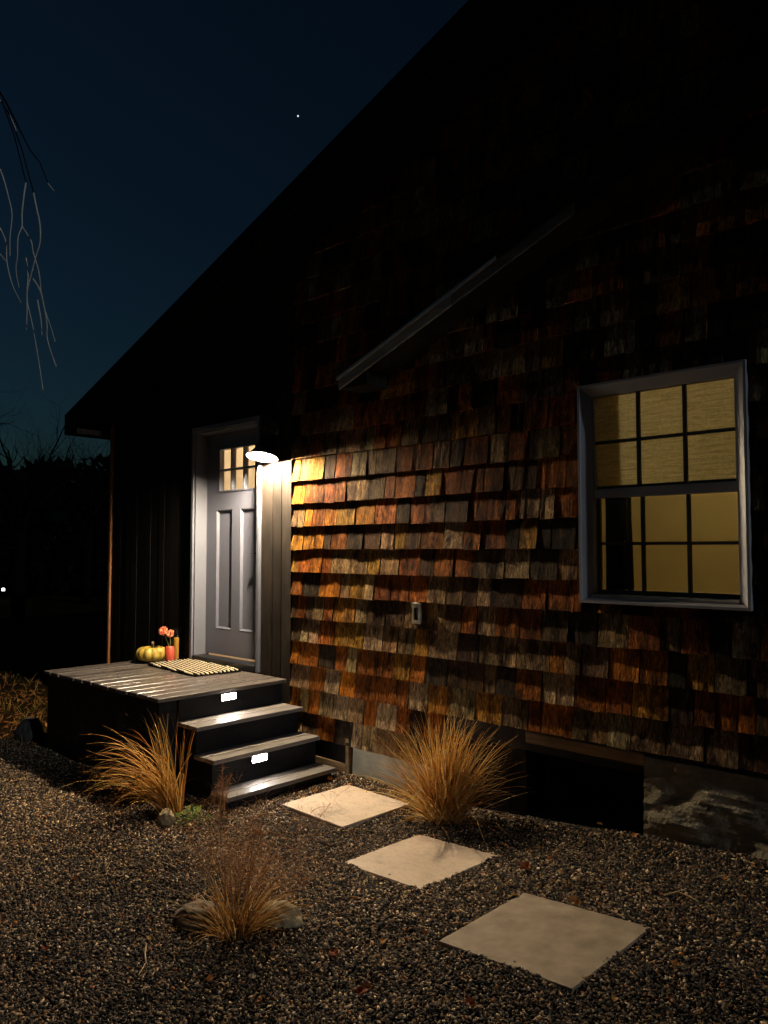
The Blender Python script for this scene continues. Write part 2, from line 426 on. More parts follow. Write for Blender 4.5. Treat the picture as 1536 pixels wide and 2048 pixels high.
def shingle_geo(rs, x0, x1, zb, zt):
    nc = max(3, min(7, int((x1 - x0) / .026))); w = x1 - x0
    t1 = rs.uniform(.029, .037); lift = rs.random()
    cup = rs.uniform(-.003, .003); skew = rs.uniform(-.0025, .0025); rag = .0016
    vs = []; mid = zb + (zt - zb) * .45
    dz = rs.choice([0, 0, 0, rs.uniform(-.008, .006)])
    for i in range(nc + 1):
        u = i / nc; x = x0 + w * u; e = (2*u - 1)**2
        zz = zb + dz + skew*(u - .5)*2 + rs.uniform(-rag, rag)
        ridge = rs.uniform(-.0018, .0018)
        yb = -(t1 + cup * e + ridge); ym = -(t1 * .56 + cup * e * .5 + ridge * rs.uniform(.5, 1.3)); yt = -.003 + ridge * .3
        L = zt - zb
        sx = rs.uniform(-.002, .002) if 0 < i < nc else 0
        vs += [(x + sx, yb, zz), (x + sx, ym, mid), (x, yt, zt), (x, .002, zz)]
    fs = []
    for i in range(nc):
        a, b = 4*i, 4*(i+1)
        fs += [(a, b, b+1, a+1), (a+1, b+1, b+2, a+2), (a+3, b+3, b, a)]
    fs += [(0, 1, 2, 3), (4*nc+3, 4*nc+2, 4*nc+1, 4*nc)]
    return vs, fs
def make_shingles():
    rs = random.Random(5); items = []
    lampx, lampz = -4.66, .71 + H
    for (k, x0, x1, zb, zt) in shingle_rows():
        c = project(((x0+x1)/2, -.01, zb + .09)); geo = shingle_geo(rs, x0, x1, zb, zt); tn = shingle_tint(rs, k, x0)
        inside = c and -20 < c[0] < 1556 and -20 < c[1] < 2060
        score = -1
        if inside:
            w = project((x1, 0, zb))[0] - project((x0, 0, zb))[0]; h = EXPO * F / c[2]
            lit = 1.0 if zb < lampz - .1 else (.25 if zb < lampz + .9 else .08)
            score = w * h * lit
        items.append((score, geo, tn))
    items.sort(key=lambda i: -i[0])
    for s, (vs, fs), tn in items[:300]:
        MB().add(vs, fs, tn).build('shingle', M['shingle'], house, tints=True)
    b = MB()
    for s, (vs, fs), tn in items[300:]: b.add(vs, fs, tn)
    o = b.build('shingle_field', M['shingle'], house, tints=True); o['kind'] = 'stuff'
make_shingles()

# foundation
def rough_block(name, m, x0, x1, z0, z1, y0, depth, amp, seed, nx=60, nz=24, top_smooth=.25):
    vs = []; fs = []
    for i in range(nx + 1):
        for j in range(nz + 1):
            u, v = i/nx, j/nz; x = x0 + (x1-x0)*u; z = z0 + (z1-z0)*v
            p = Vector((x*3.1, seed, z*5.0)); a = noise.fractal(p, 1.0, 2.0, 5) + .7*abs(noise.noise(Vector((x*6, seed+3, z*16))))
            k = 1 - max(0, (v - (1 - top_smooth)) / top_smooth)
            vs.append((x, y0 - amp * a * (.25 + .75*k) - .02*(1-v), z))
    n = nz + 1
    for i in range(nx):
        for j in range(nz): fs.append((i*n+j, (i+1)*n+j, (i+1)*n+j+1, i*n+j+1))
    b = MB(); b.add(vs, fs)
    m0 = len(vs)
    back = [(x0, y0+depth, z0), (x1, y0+depth, z0), (x1, y0+depth, z1), (x0, y0+depth, z1)]
    L = [j for j in range(n)]; b.v += back; b.t += [(1,1,1)]*4
    b.f.append(tuple(L[::-1]) + (m0, m0+3)[0:2] if False else tuple([m0] + L + [m0+3]))
    b.f.append(tuple([i*n + nz for i in range(nx+1)] + [m0+2, m0+3]))
    return b.build(name, m, house)
t = NT('rubble_foundation'); c = t.coords()
M['rubble'] = t.fin(t.ramp(t.noise(c, 9, 6, .65), [(.3, (.17, .145, .10)), (.5, (.28, .24, .165)), (.72, (.40, .345, .24))]), .9, t.bump(t.noise(c, 40, 6, .7), .6, .02))
rough_block('concrete_foundation', M['concrete'], -4.085, -3.36, -.1, BASE_Z + .06, .010, .25, .004, 1.0, 30, 10)
rough_block('stone_foundation', M['rubble'], -1.848, 1.2, -.1, BASE_Z + .10, -.012, .30, .018, 5.0, 160, 40)
for i in range(6):
    vx = -3.358 + i*.127; MB().box(vx, vx + .122, .004 + .003*(i % 2), .10, -.05, BASE_Z + .05).build('shadow_board', M['black_board'], house)  # dark boards added in place of the grass clump's shadow on the foundation
box('sill_beam', M['beam'], house, -2.598, -1.85, -.006, .13, BASE_Z + .045, BASE_Z + .112, .006)
# crawl-space recess and the boarded hatch by the stairs
b = MB(); b.box(-2.60, -1.85, .62, .64, -.1, BASE_Z + .05); b.box(-2.63, -2.60, .27, .64, -.1, BASE_Z + .05); b.box(-1.85, -1.83, .3, .64, -.1, BASE_Z + .05)
b.box(-2.63, -1.83, .14, .64, BASE_Z + .05, BASE_Z + .07)
b.build('crawl_space', M['sheath'], house)
hx0, hx1, hz1 = -4.74, -4.10, .300
hatch = box('hatch', M['black_board'], house, hx0 + .03, hx1 - .03, -.012, -.002, -.05, hz1 - .02)
box('hatch_frame', M['beam'], hatch, hx1 - .03, hx1, -.032, -.001, -.02, hz1)
box('hatch_frame', M['beam'], hatch, hx0, hx1 - .032, -.034, -.0125, .055, .115)

# pent rake over the window
def make_rake():
    xa, xb, za, s = -3.975, -.55, 1.215 + H, .375
    zb = za + s * (xb - xa)
    def slab(x0, x1, y0, y1, d0, d1, extra=0):
        return [(x0,y0,za+s*(x0-xa)+d0),(x1,y0,za+s*(x1-xa)+d0),(x1,y1,za+s*(x1-xa)+d0),(x0,y1,za+s*(x0-xa)+d0),
                (x0,y0,za+s*(x0-xa)+d1),(x1,y0,za+s*(x1-xa)+d1),(x1,y1,za+s*(x1-xa)+d1),(x0,y1,za+s*(x0-xa)+d1)]
    Q = [(0,3,2,1),(4,5,6,7),(0,1,5,4),(1,2,6,5),(2,3,7,6),(3,0,4,7)]
    r = MB().add(slab(xa, xb, -.235, .0, -.045, .045), Q).build('pent_roof', M['roof'], house)
    MB().add(slab(xa - .008, -2.95, -.257, -.236, -.055, .030), Q).build('fascia', M['fascia'], r, bevel=.003)  # pale low end: lamp spill put into the wood colour
    MB().add(slab(-2.947, -2.08, -.2572, -.236, -.055, .030), Q).build('fascia', wood('dim_fascia', (.13, .12, .105), .7, 'x', .5, 30, .4), r, bevel=.003)  # middle tone: lamplight fading up the rake, painted by board colour
    MB().add(slab(-2.076, xb, -.2565, -.236, -.055, .030), Q).build('fascia', M['black_board'], r)  # darkest board, where the painted lamp spill has run out
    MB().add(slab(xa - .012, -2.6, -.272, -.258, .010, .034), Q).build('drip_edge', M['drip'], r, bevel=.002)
    MB().add(slab(-2.596, xb, -.271, -.258, .010, .033), Q).build('drip_edge', M['black_board'], r)  # drip edge goes on dark, the same fade painted in
    MB().add(slab(xa - .012, xb, -.240, -.05, .046, .054), Q).build('drip_edge', M['roof'], r)
    MB().add(slab(xa, xb, -.2355, .0, -.060, -.046), Q).build('soffit', M['board'], r)
    e = MB(); e.add([(xa-.004,-.235,za-.055),(xa+.26,-.235,za-.055),(xa+.26,-.001,za-.055),(xa-.004,-.001,za-.055),
                     (xa-.004,-.235,za-.045),(xa+.26,-.235,za+s*.26-.062),(xa+.26,-.001,za+s*.26-.062),(xa-.004,-.001,za-.045)], Q)
    e.build('eave_return', M['board'], r)
make_rake()

# ------------------------------------------------------------------ door
def make_door():
    x0, x1, z0, z1 = -6.152, -5.232, -.942 + H, 1.083 + H
    yf, yb = .10, .142
    bars = MB()
    pz0, pz1 = -.705 + H, .376 + H; lz0, lz1 = .540 + H, .945 + H
    P1 = (-5.989, -5.750); P2 = (-5.624, -5.389); LT = (-5.952, -5.396)
    door = MB()
    door.box(x0, P1[0], yf, yb, z0, z1); door.box(P2[1], x1, yf, yb, z0, z1)
    door.box(P1[0], P2[1], yf, yb, z0, pz0); door.box(P1[1], P2[0], yf, yb, pz0, pz1); door.box(P1[0], P2[1], yf, yb, pz1, lz0)
    door.box(P1[0], P2[1], yf, yb, lz1, z1)
    door.box(P1[0], LT[0], yf, yb, lz0, lz1); door.box(LT[1], P2[1], yf, yb, lz0, lz1)
    d = door.build('door', M['door'], house)
    for p in (P1, P2):
        box('panel', M['door'], d, p[0] + .001, p[1] - .001, yf + .0215, yb - .004, pz0 + .001, pz1 - .001)
        m = MB(); e = .014                       # sloping moulding round the panel
        a = [(p[0], pz0), (p[1], pz0), (p[1], pz1), (p[0], pz1)]; i = [(p[0]+e, pz0+e), (p[1]-e, pz0+e), (p[1]-e, pz1-e), (p[0]+e, pz1-e)]
        m.add([(q[0], yf - .002, q[1]) for q in a] + [(q[0], yf + .021, q[1]) for q in i], [(0,1,5,4),(1,2,6,5),(2,3,7,6),(3,0,4,7)])
        m.build('panel_moulding', M['door'], d)
    w = (LT[1] - LT[0]) / 3; h = (lz1 - lz0) / 2
    for i in range(3):
        for j in range(2):
            a, c = LT[0] + w*i, lz0 + h*j
            box('pane', M['glass'], d, a + .011, a + w - .011, yf + .016, yf + .020, c + .011, c + h - .011)
    for i in range(1, 3): box('muntin', M['door'], d, LT[0] + w*i - .011, LT[0] + w*i + .011, yf - .006, yb + .004, lz0, lz1, .004)
    box('muntin', M['door'], d, LT[0], LT[1], yf - .003, yb + .002, lz0 + h - .010, lz0 + h + .010, .004)
    fr = MB(); e = .012
    fr.box(LT[0], LT[0]+e, yf-.010, yb, lz0, lz1); fr.box(LT[1]-e, LT[1], yf-.010, yb, lz0, lz1)
    fr.box(LT[0]+e, LT[1]-e, yf-.010, yb, lz0, lz0+e); fr.box(LT[0]+e, LT[1]-e, yf-.010, yb, lz1-e, lz1)
    fr.build('lite_frame', M['door'], d)
    hd = MB(); hd.tube([(x1 - .06, yf - .004, H - .02), (x1 - .06, yf - .05, H - .02), (x1 - .16, yf - .05, H - .02)], .009, 8)
    hd.lathe([(0, 0), (.028, 0), (.028, .008), (0, .008)], (x1 - .06, yf, H - .02), 16, (0, -1, 0))
    hd.build('handle', M['lamp'], d, smooth=True)
    box('threshold', M['lamp'], d, DOOR[0], DOOR[1], -.045, yf - .003, -1.012 + H, -.955 + H, .006)
    # frame and casing
    cz = 1.147 + H
    box('door_jamb', M['white_trim'], house, DOOR[0] - .012, x0 - .002, -.022, .139, -1.005 + H, 1.10 + H)
    box('door_jamb', M['white_trim'], house, x1 + .002, DOOR[1] + .012, -.022, .139, -1.005 + H, 1.10 + H)
    box('door_jamb', M['white_trim'], house, x0 - .002, x1 + .002, -.022, .139, z1 + .003, 1.10 + H)
    box('door_casing', M['white_trim'], house, -6.209, DOOR[0] - .013, -.040, -.002, -1.012 + H, cz, .006, 2)
    box('door_casing', M['white_trim'], house, DOOR[1] + .013, -5.176, -.040, -.002, -1.012 + H, cz, .006, 2)
    box('door_casing', M['white_trim'], house, DOOR[0] - .012, DOOR[1] + .012, -.040, -.002, 1.101 + H, cz, .006, 2)
make_door()

# ------------------------------------------------------------------ window
def make_window():
    o = (-2.195, -1.271, -.2925 + H, .947 + H)
    w = empty('window', (-1.73, 0, o[2])); w.parent = house; w.matrix_parent_inverse = Matrix.Translation(-Vector(house.location))
    e = .066
    # outer frame: mitred profile pieces
    def mitre(name, pts_o, pts_i, y_o, y_i, yb):
        m = MB()
        a, c = pts_o; i, j = pts_i
        m.add([(a[0], y_o, a[1]), (c[0], y_o, c[1]), (j[0], y_i, j[1]), (i[0], y_i, i[1]),
               (a[0], yb, a[1]), (c[0], yb, c[1]), (j[0], yb, j[1]), (i[0], yb, i[1])],
              [(0,1,2,3),(0,4,5,1),(2,6,7,3),(1,5,6,2),(3,7,4,0)])
        m.build(name, M['vinyl'], w)
    O = [(o[0], o[2]), (o[1], o[2]), (o[1], o[3]), (o[0], o[3])]
    s1 = .014; A = [(o[0]+s1, o[2]+s1), (o[1]-s1, o[2]+s1), (o[1]-s1, o[3]-s1), (o[0]+s1, o[3]-s1)]
    I = [(o[0]+e, o[2]+.048), (o[1]-e, o[2]+.048), (o[1]-e, o[3]-e), (o[0]+e, o[3]-e)]
    for k in range(4):
        n = (k + 1) % 4
        mitre('frame_lip', (O[k], O[n]), (A[k], A[n]), -.055, -.055, -.001)
        mitre('frame_face', (A[k], A[n]), (I[k], I[n]), -.042, -.008, .05)
    ix0, ix1, iz0, iz1 = I[0][0], I[1][0], I[0][1], I[2][1]
    mz = .325 + H
    def sash(z0, z1, y, rails, nm):
        bt, tp, sd = rails
        b = MB(); yb = y + .028
        b.box(ix0 + .001, ix0 + sd, y, yb, z0, z1); b.box(ix1 - sd, ix1 - .001, y, yb, z0, z1)
        b.box(ix0 + sd, ix1 - sd, y, yb, z0, z0 + bt); b.box(ix0 + sd, ix1 - sd, y, yb, z1 - tp, z1)
        b.build(nm, M['vinyl'] if nm == 'upper_sash' else M['muntin'], w)
        gx0, gx1, gz0, gz1 = ix0 + sd, ix1 - sd, z0 + bt, z1 - tp
        ws, hs = (gx1 - gx0)/3, (gz1 - gz0)/2; q = .010
        for i in range(3):
            for j in range(2):
                box('pane', M['glass'], w, gx0 + ws*i + q, gx0 + ws*(i+1) - q, y + .012, y + .016, gz0 + hs*j + q, gz0 + hs*(j+1) - q)
        for i in (1, 2): box('muntin', M['muntin'], w, gx0 + ws*i - q, gx0 + ws*i + q, y + .006, y + .022, gz0, gz1)
        for i in range(3): box('muntin', M['muntin'], w, gx0 + ws*i + (q if i else 0), gx0 + ws*(i+1) - (q if i < 2 else 0), y + .006, y + .022, gz0 + hs - q*.9, gz0 + hs + q*.9)
    sash(mz - .026, iz1 + .012, .006, (.052, .012, .010), 'upper_sash')
    sash(iz0 - .01, mz + .02, .040, (.036, .045, .016), 'lower_sash')
    box('window_sill', M['vinyl'], w, ix0, ix1, -.030, .036, iz0 - .022, iz0 - .004, .003)
make_window()

# rooms behind the door and the window (one part each, open only to their own opening)
def room(name, m, x0, x1, y1, z0, z1):
    b = MB(); y0 = .141; t = .05
    b.box(x0, x1, y1, y1 + t, z0, z1); b.box(x0 - t, x0, y0, y1 + t, z0, z1); b.box(x1, x1 + t, y0, y1 + t, z0, z1)
    b.box(x0 - t, x1 + t, y0, y1 + t, z0 - t, z0)
    r = b.build(name, m, house); box('ceiling', M['ceil'], r, x0 - t, x1 + t, y0, y1 + t, z1, z1 + t); return r
hall = room('hall_walls', M['cream'], -7.2, -4.42, 2.6, -1.0 + H, 1.50 + H)
bed = room('room_walls', M['yellow'], -4.30, -.60, 3.4, -1.0 + H, 1.45 + H)
b = MB()
for a in ((-7.1, -5.1),): pass
box('door_trim', M['white_trim'], hall, -6.86, -6.78, 2.57, 2.599, -1.0 + H, 1.10 + H); box('door_trim', M['white_trim'], hall, -6.78, -5.9, 2.57, 2.599, 1.02 + H, 1.10 + H)

def ceiling_lamp(loc, L, colr, label, r=.09):
    e = empty('ceiling_lamp', loc, label, 'lamp', 'lamps inside the house')
    sph = [(r * math.sin(math.pi*k/10), -r * math.cos(math.pi*k/10)) for k in range(11)]
    MB().lathe(sph, (loc[0], loc[1], loc[2] - .12), 16).build('globe', emit('globe_glow', colr, L), e, smooth=True)
    MB().tube([(loc[0], loc[1], loc[2] - .025), (loc[0], loc[1], loc[2] - .004)], .05, 12).build('ceiling_rose', M['white_trim'], e)
ceiling_lamp((-2.2, 2.0, 1.45 + H), ROOM_L, (1, .80, .46), 'round ceiling lamp glowing inside the yellow room')
ceiling_lamp((-5.9, 1.3, 1.50 + H), HALL_L, (1, .80, .58), 'round ceiling lamp glowing inside the hall behind the door')

# blind and curtain inside the window
def make_blind():
    t = NT('woven_blind'); c = t.coords((1, 1, 14)); f = t.noise(c, 9, 5, .7); c2 = t.coords((1, 1, 1)); f2 = t.noise(c2, 60, 2)
    col = t.ramp(f, [(.3, (.44, .38, .22)), (.5, (.66, .58, .36)), (.7, (.82, .74, .50))]); col = t.mul(col, t.ramp(f2, [(.3, g(.85)), (.7, g(1.1))]))
    tr = t.node('ShaderNodeBsdfTranslucent'); df = t.node('ShaderNodeBsdfDiffuse'); mx = t.node('ShaderNodeMixShader'); mx.inputs[0].default_value = .12
    t.L(col, tr.inputs[0]); t.L(col, df.inputs[0]); t.L(tr.outputs[0], mx.inputs[1]); t.L(df.outputs[0], mx.inputs[2]); t.L(mx.outputs[0], t.o.inputs[0]); t.n.remove(t.b)
    z0, z1 = .375 + H, .985 + H
    e = empty('window_blind', (-1.73, .11, z0), 'woven straw blind lowered behind the upper window sash', 'blind')
    b = MB(); n = 40
    for i in range(n):
        a, c_ = z0 + (z1-z0)*i/n, z0 + (z1-z0)*(i+1)/n
        ya, yc = (.100, .1035) if i % 2 else (.1035, .100)
        b.add([(-2.16, ya, a), (-1.30, ya, a), (-1.30, yc, c_), (-2.16, yc, c_)], [(0,1,2,3)])
    b.build('woven_cloth', t.m, e)
    box('hem_bar', M['muntin'], e, -2.16, -1.30, .095, .112, z0 - .022, z0 - .001, .003)
    box('head_rail', M['muntin'], e, -2.16, -1.30, .085, .125, z1 + .001, z1 + .03, .003)
make_blind()
def make_curtain():
    e = empty('curtain', (-2.1, .22, -.95 + H), 'dark curtain with tan lining drawn aside at the left of the window', 'curtain')
    dk = plain('dark_curtain_cloth', (.02, .018, .016), .9, .2, 20, .1); ln = plain('tan_lining', (.55, .36, .15), .9, .1, 20, .1)
    def panel(x0, x1, xs, y, m, nm, f):
        b = MB(); n = 24; vs = []; fs = []; nz = 8
        for j in range(nz + 1):
            v = j/nz; z = -.75 + H + v*1.85
            for i in range(n + 1):
                u = i/n; vs.append((x0 + (x1 + xs*(1 - v) - x0)*u, y + .018*math.sin(u*f + v), z))
        for j in range(nz):
            for i in range(n): fs.append((j*(n+1)+i, j*(n+1)+i+1, (j+1)*(n+1)+i+1, (j+1)*(n+1)+i))
        b.add(vs, fs); o = b.build(nm, m, e, smooth=True); s = o.modifiers.new('thick', 'SOLIDIFY'); s.thickness = .004
    panel(-2.165, -2.075, .05, .21, dk, 'cloth', 26)
    panel(-2.16, -2.035, .035, .26, ln, 'lining', 30)
    MB().tube([(-2.6, .235, 1.12 + H), (-1.0, .235, 1.12 + H)], .010, 8).build('curtain_rod', M['lamp'], e)
make_curtain()

# ------------------------------------------------------------------ porch: deck and stairs
DZ = -1.015 + H
porch = empty('porch', (-5.7, -.6, 0), 'low wooden porch deck with four steps beside the grey door', 'porch')
n = 13; x0, x1 = -6.63, -4.775
for i in range(n):
    a = x0 + (x1 - x0) * i / n; w = (x1 - x0) / n
    dj = rnd.uniform(-.0025, .0025)
    box('deck_board', M['deck'], porch, a + .007, a + w - .007, -1.195 + rnd.uniform(-.008, .008), -.052, DZ - .030 + dj, DZ + dj, .009, 3)
box('skirt', M['skirt'], porch, -6.60, -4.81, -1.165, -1.14, 0, DZ - .034)
box('skirt', M['skirt'], porch, -6.60, -6.575, -1.139, -.06, 0, DZ - .034)
box('joist', M['skirt'], porch, -6.574, -4.83, -.10, -.062, DZ - .18, DZ - .034)
T1, T2, T3 = -1.200 + H, -1.388 + H, -1.588 + H
SY0, SY1 = -1.03, -.085
# riser planes and treads
for (xr, zt, zb) in ((-4.805, DZ - .034, T1 - .03), (-4.585, T1 - .030, T2 - .03), (-4.385, T2 - .030, T3 - .03)):
    box('riser', M['skirt'], porch, xr - .022, xr, SY0 + .015, SY1 - .015, zb, zt - .001)
box('riser', M['skirt'], porch, -4.232, -4.21, SY0 + .015, SY1 - .015, -.03, T3 - .031)
box('riser', M['skirt'], porch, -4.829, -4.81, -1.139, SY0 + .0, 0, DZ - .034)
for (xa, xb, z) in ((-4.803, -4.548, T1), (-4.583, -4.350, T2), (-4.383, -4.172, T3)):
    m = (xa + xb)/2
    for (p, q) in ((xa, m - .004), (m + .004, xb)):
        box('tread_board', M['tread'], porch, p, q, SY0 + rnd.uniform(-.006, .004), SY1, z - .029, z, .004, 2)
st = MB()
for y in (SY0 + .016, SY1 - .046):
    for (xa, xb, z) in ((-4.826, -4.608, T1 - .03), (-4.607, -4.408, T2 - .03), (-4.407, -4.24, T3 - .03)):
        MB().box(xa, xb, y, y + .03, -.03, z - .0005).build('stringer', M['skirt'], porch)

def step_light(xr, yc, zc, label):
    e = empty('step_light', (xr, yc, zc - .035), label, 'step light', 'lit step lights on the porch risers')
    hw, hh = .062, .0215
    b = MB(); q = .006; d = .024
    b.box(xr, xr + d, yc - hw - q, yc - hw, zc - hh - q, zc + hh + q); b.box(xr, xr + d, yc + hw, yc + hw + q, zc - hh - q, zc + hh + q)
    b.box(xr, xr + d, yc - hw, yc + hw, zc + hh, zc + hh + q); b.box(xr, xr + d, yc - hw, yc + hw, zc - hh - q, zc - hh); b.box(xr, xr + .006, yc - hw, yc + hw, zc - hh, zc + hh)
    b.build('housing', M['stepbox'], e)
    MB().box(xr + .0065, xr + d + .004, yc - hw + .0005, yc + hw - .0005, zc - hh + .0005, zc + hh - .0005).build('diffuser', emit('step_light_glow', (1, .93, .86), STEP_L), e, bevel=.004)
step_light(-4.8045, -.605, -1.080 + H, 'small glowing step light below the porch deck edge')
step_light(-4.3845, -.64, -1.446 + H, 'small glowing step light above the lowest step')

# ------------------------------------------------------------------ porch lamp
def make_lamp():
    ox = -4.977; oy = -.165; oz = .760 + H
    c = Vector((ox, oy, oz)); ax = Vector((-.05, .21, 1)).normalized()      # shade leans out from the wall
    e = empty('porch_lamp', (ox, -.002, oz + .25), 'black barn style porch lamp glowing over the grey door', 'lamp')
    prof = [(.128, 0), (.124, .004), (.050, .092), (.046, .10), (.044, .17), (.030, .185), (0.0, .188)]
    MB().lathe(prof, c, 40, ax).build('shade', M['lamp'], e, smooth=True)
    MB().lathe([(.128, -.0005), (.1215, .0035), (.047, .0905), (0, .092)], c, 40, ax).build('shade_lining', M['lamp_in'], e, smooth=True)
    r = .030; sph = [(r * math.sin(math.pi*k/8), -r * math.cos(math.pi*k/8)) for k in range(9)]
    MB().lathe(sph, c + ax * .024, 12, ax).build('bulb', emit('bulb_glow', (1, .80, .54), LAMP_L), e, smooth=True)
    top_ = c + ax * .186
    pts = [top_ - ax*.01, top_ + Vector((0, .0, .03)), top_ + Vector((0, .015, .055)), top_ + Vector((0, .045, .072)), Vector((ox, -.035, top_.z + .075))]
    MB().tube(pts, .011, 10).build('arm', M['lamp'], e, smooth=True)
    MB().lathe([(0, 0), (.055, 0), (.055, .012), (.03, .02), (0, .02)], (ox, -.0215, top_.z + .075), 24, (0, -1, 0)).build('wall_plate', M['lamp'], e, smooth=True)
make_lamp()

# weatherproof outlet on the wall
def make_outlet():
    x, z = -3.433, -.427 + H; hw, hh = .034, .066
    e = empty('outlet_box', (x, -.02, z - hh), 'small beige weathered switch box on the shingled wall', 'switch box')
    m = plain('beige_plastic', (.30, .27, .18), .55, .2, 30, .1)
    b = MB(); y0, y1 = -.045, -.019
    q = .013
    b.box(x-hw, x-hw+q, y0, y1, z-hh, z+hh); b.box(x+hw-q, x+hw, y0, y1, z-hh, z+hh); b.box(x-hw+q, x+hw-q, y0, y1, z-hh, z-hh+.024); b.box(x-hw+q, x+hw-q, y0, y1, z+hh-.024, z+hh)
    b.build('cover_frame', m, e)
    box('rocker', M['muntin'], e, x-hw+q, x+hw-q, -.034, y1, z-hh+.024, z+hh-.024)
    box('hood', m, e, x-hw-.003, x+hw+.003, -.052, y1, z+hh+.0005, z+hh+.008, .002)
make_outlet()

# ------------------------------------------------------------------ things on the deck
def make_mat():
    cx, cy, hl, hw, rot = -5.785, -.268, .43, .215, R(-4); z = DZ + .004
    e = empty('door_mat', (cx, cy, z), 'black and cream striped woven rope door mat', 'door mat')
    cr = plain('cream_rope', (.68, .58, .38), .9, .25, 60, .4, 200); bk = plain('black_rope', (.008, .007, .006), .95, .2, 60, .3, 200, spec=.1)
    def loc(u, v, w=0): return (cx + u*math.cos(rot) - v*math.sin(rot), cy + u*math.sin(rot) + v*math.cos(rot), z + w)
    MB().add([loc(a_, b_, c_) for c_ in (0, .009) for a_, b_ in ((-hl, -hw), (hl, -hw), (hl, hw), (-hl, hw))],
             [(0,3,2,1),(4,5,6,7),(0,1,5,4),(1,2,6,5),(2,3,7,6),(3,0,4,7)]).build('backing', bk, e)
    sl = math.tan(R(-8)); pitch = .0395; i = -9
    while i < 10:
        for cream in (True, False):
            v0 = i*pitch + (0 if cream else pitch/2)
            us = [u for u in np.linspace(-hl, hl, 61) if abs(v0 + sl*u) < hw - .004]
            if len(us) < 4: continue
            ext = .012 if cream else 0; pts = []; m = len(us)
            us[0] -= ext; us[-1] += ext
            for k, u in enumerate(us): pts.append(loc(u, v0 + sl*u + .0018*math.sin(k*1.7 + i), .0125 + .0022*math.sin(k*2.1 + i*1.7) + (.0015 if cream else .0015)))
            rr = [(.0088 if cream else .0104) * (1 + .16*math.sin(k*2.4 + i*2.1)) for k in range(m)]; rr[0] *= .5; rr[-1] *= .5
            MB().tube(pts, rr, 6).build('cream_rope' if cream else 'black_rope', cr if cream else bk, e, smooth=True)
        i += 1
make_mat()
def make_pumpkin():
    c = Vector((-6.385, -.315, DZ + .004)); Rr = .142; hgt = .155
    e = empty('pumpkin', c, 'flat ribbed olive yellow pumpkin on the porch deck', 'pumpkin')
    t = NT('pumpkin_skin'); cc = t.coords(); skin = t.ramp(t.noise(cc, 14, 5), [(.35, (.28, .17, .02)), (.6, (.52, .38, .07)), (.8, (.55, .46, .16))])
    m = t.fin(skin, .38, t.bump(t.noise(cc, 40, 3), .15, .004))
    prof = []; n = 18
    for k in range(n + 1):
        a = math.pi*k/n; r = Rr*(math.sin(a)**.7); z = hgt*(.5 - .5*math.cos(a)); 
        if a > 2.2: z -= .045*((a - 2.2)/.94)**2
        if a < .6: z += .015*(1 - a/.6)
        prof.append((r, z))
    MB().lathe(prof, c, 80, ripple=lambda t_, z: 1 - .17*(1 - abs(math.sin(5.5*t_))**.6)).build('body', m, e, smooth=True)
    s = c + Vector((0, 0, hgt - .05)); 
    MB().tube([s, s + Vector((.004, .006, .03)), s + Vector((.02, -.006, .062)), s + Vector((.036, -.012, .075))], [.022, .013, .011, .013], 7).build('stem', plain('dry_stem', (.10, .07, .03), .8), e)
make_pumpkin()
def make_vase():
    c = Vector((-6.262, -.205, DZ + .004))
    e = empty('flower_vase', c, 'coral red jar holding two orange dahlias', 'vase')
    m = plain('coral_glaze', (.55, .085, .05), .35, .1, 20, .03)
    MB().lathe([(0, .004), (.040, 0), (.043, .006), (.042, .10), (.038, .118), (.036, .122), (.038, .140), (.035, .140), (.033, .12), (.036, .10), (.036, .012), (0, .012)], c, 28).build('jar', m, e, smooth=True)
    pm = NT('dahlia_petal'); at = pm.node('ShaderNodeAttribute', attribute_name='tint'); pmat = pm.fin(at.outputs['Color'], .6)
    gm = plain('flower_stem', (.10, .13, .04), .6)
    for (dx, dz, top_, r) in ((-.062, .28, 0, .048), (.008, .255, 1, .044)):
        h = c + Vector((dx*.73, dx*.68 - .008*top_, dz))
        st_ = MB().tube([c + Vector((0, 0, .10)), c + Vector((dx*.3, dx*.25, .18)), h - Vector((0, 0, .01))], .0035, 6).build('flower_stem', gm, e)
        b = MB(); rs = random.Random(int(dz*1000))
        face = Vector((.45, -.75, .5)).normalized(); q = face.to_track_quat('Z', 'Y')
        for ring, (cnt, ln, tilt) in enumerate(((16, r, 1.45), (15, r*.9, 1.1), (12, r*.72, .75), (9, r*.5, .4))):
            for k in range(cnt):
                a = 2*math.pi*k/cnt + ring*.2 + rs.uniform(-.1, .1); tl = tilt + rs.uniform(-.12, .12); w = ln*.30
                d = Vector((math.cos(a)*math.sin(tl), math.sin(a)*math.sin(tl), math.cos(tl))); sd = Vector((-math.sin(a), math.cos(a), 0))
                nn = d.cross(sd)
                P = [Vector((0,0,0)), d*ln*.55 + sd*w, d*ln*.55 - sd*w, d*ln, d*ln*.5 + nn*w*.5]
                col = rs.choice([(.62,.10,.05), (.70,.20,.07), (.75,.38,.16), (.55,.07,.05)])
                b.add([h + q @ p for p in P], [(0,1,4),(0,4,2),(1,3,4),(4,3,2)], col)
        b.build('flower_head', pmat, e, tints=True)
make_vase()
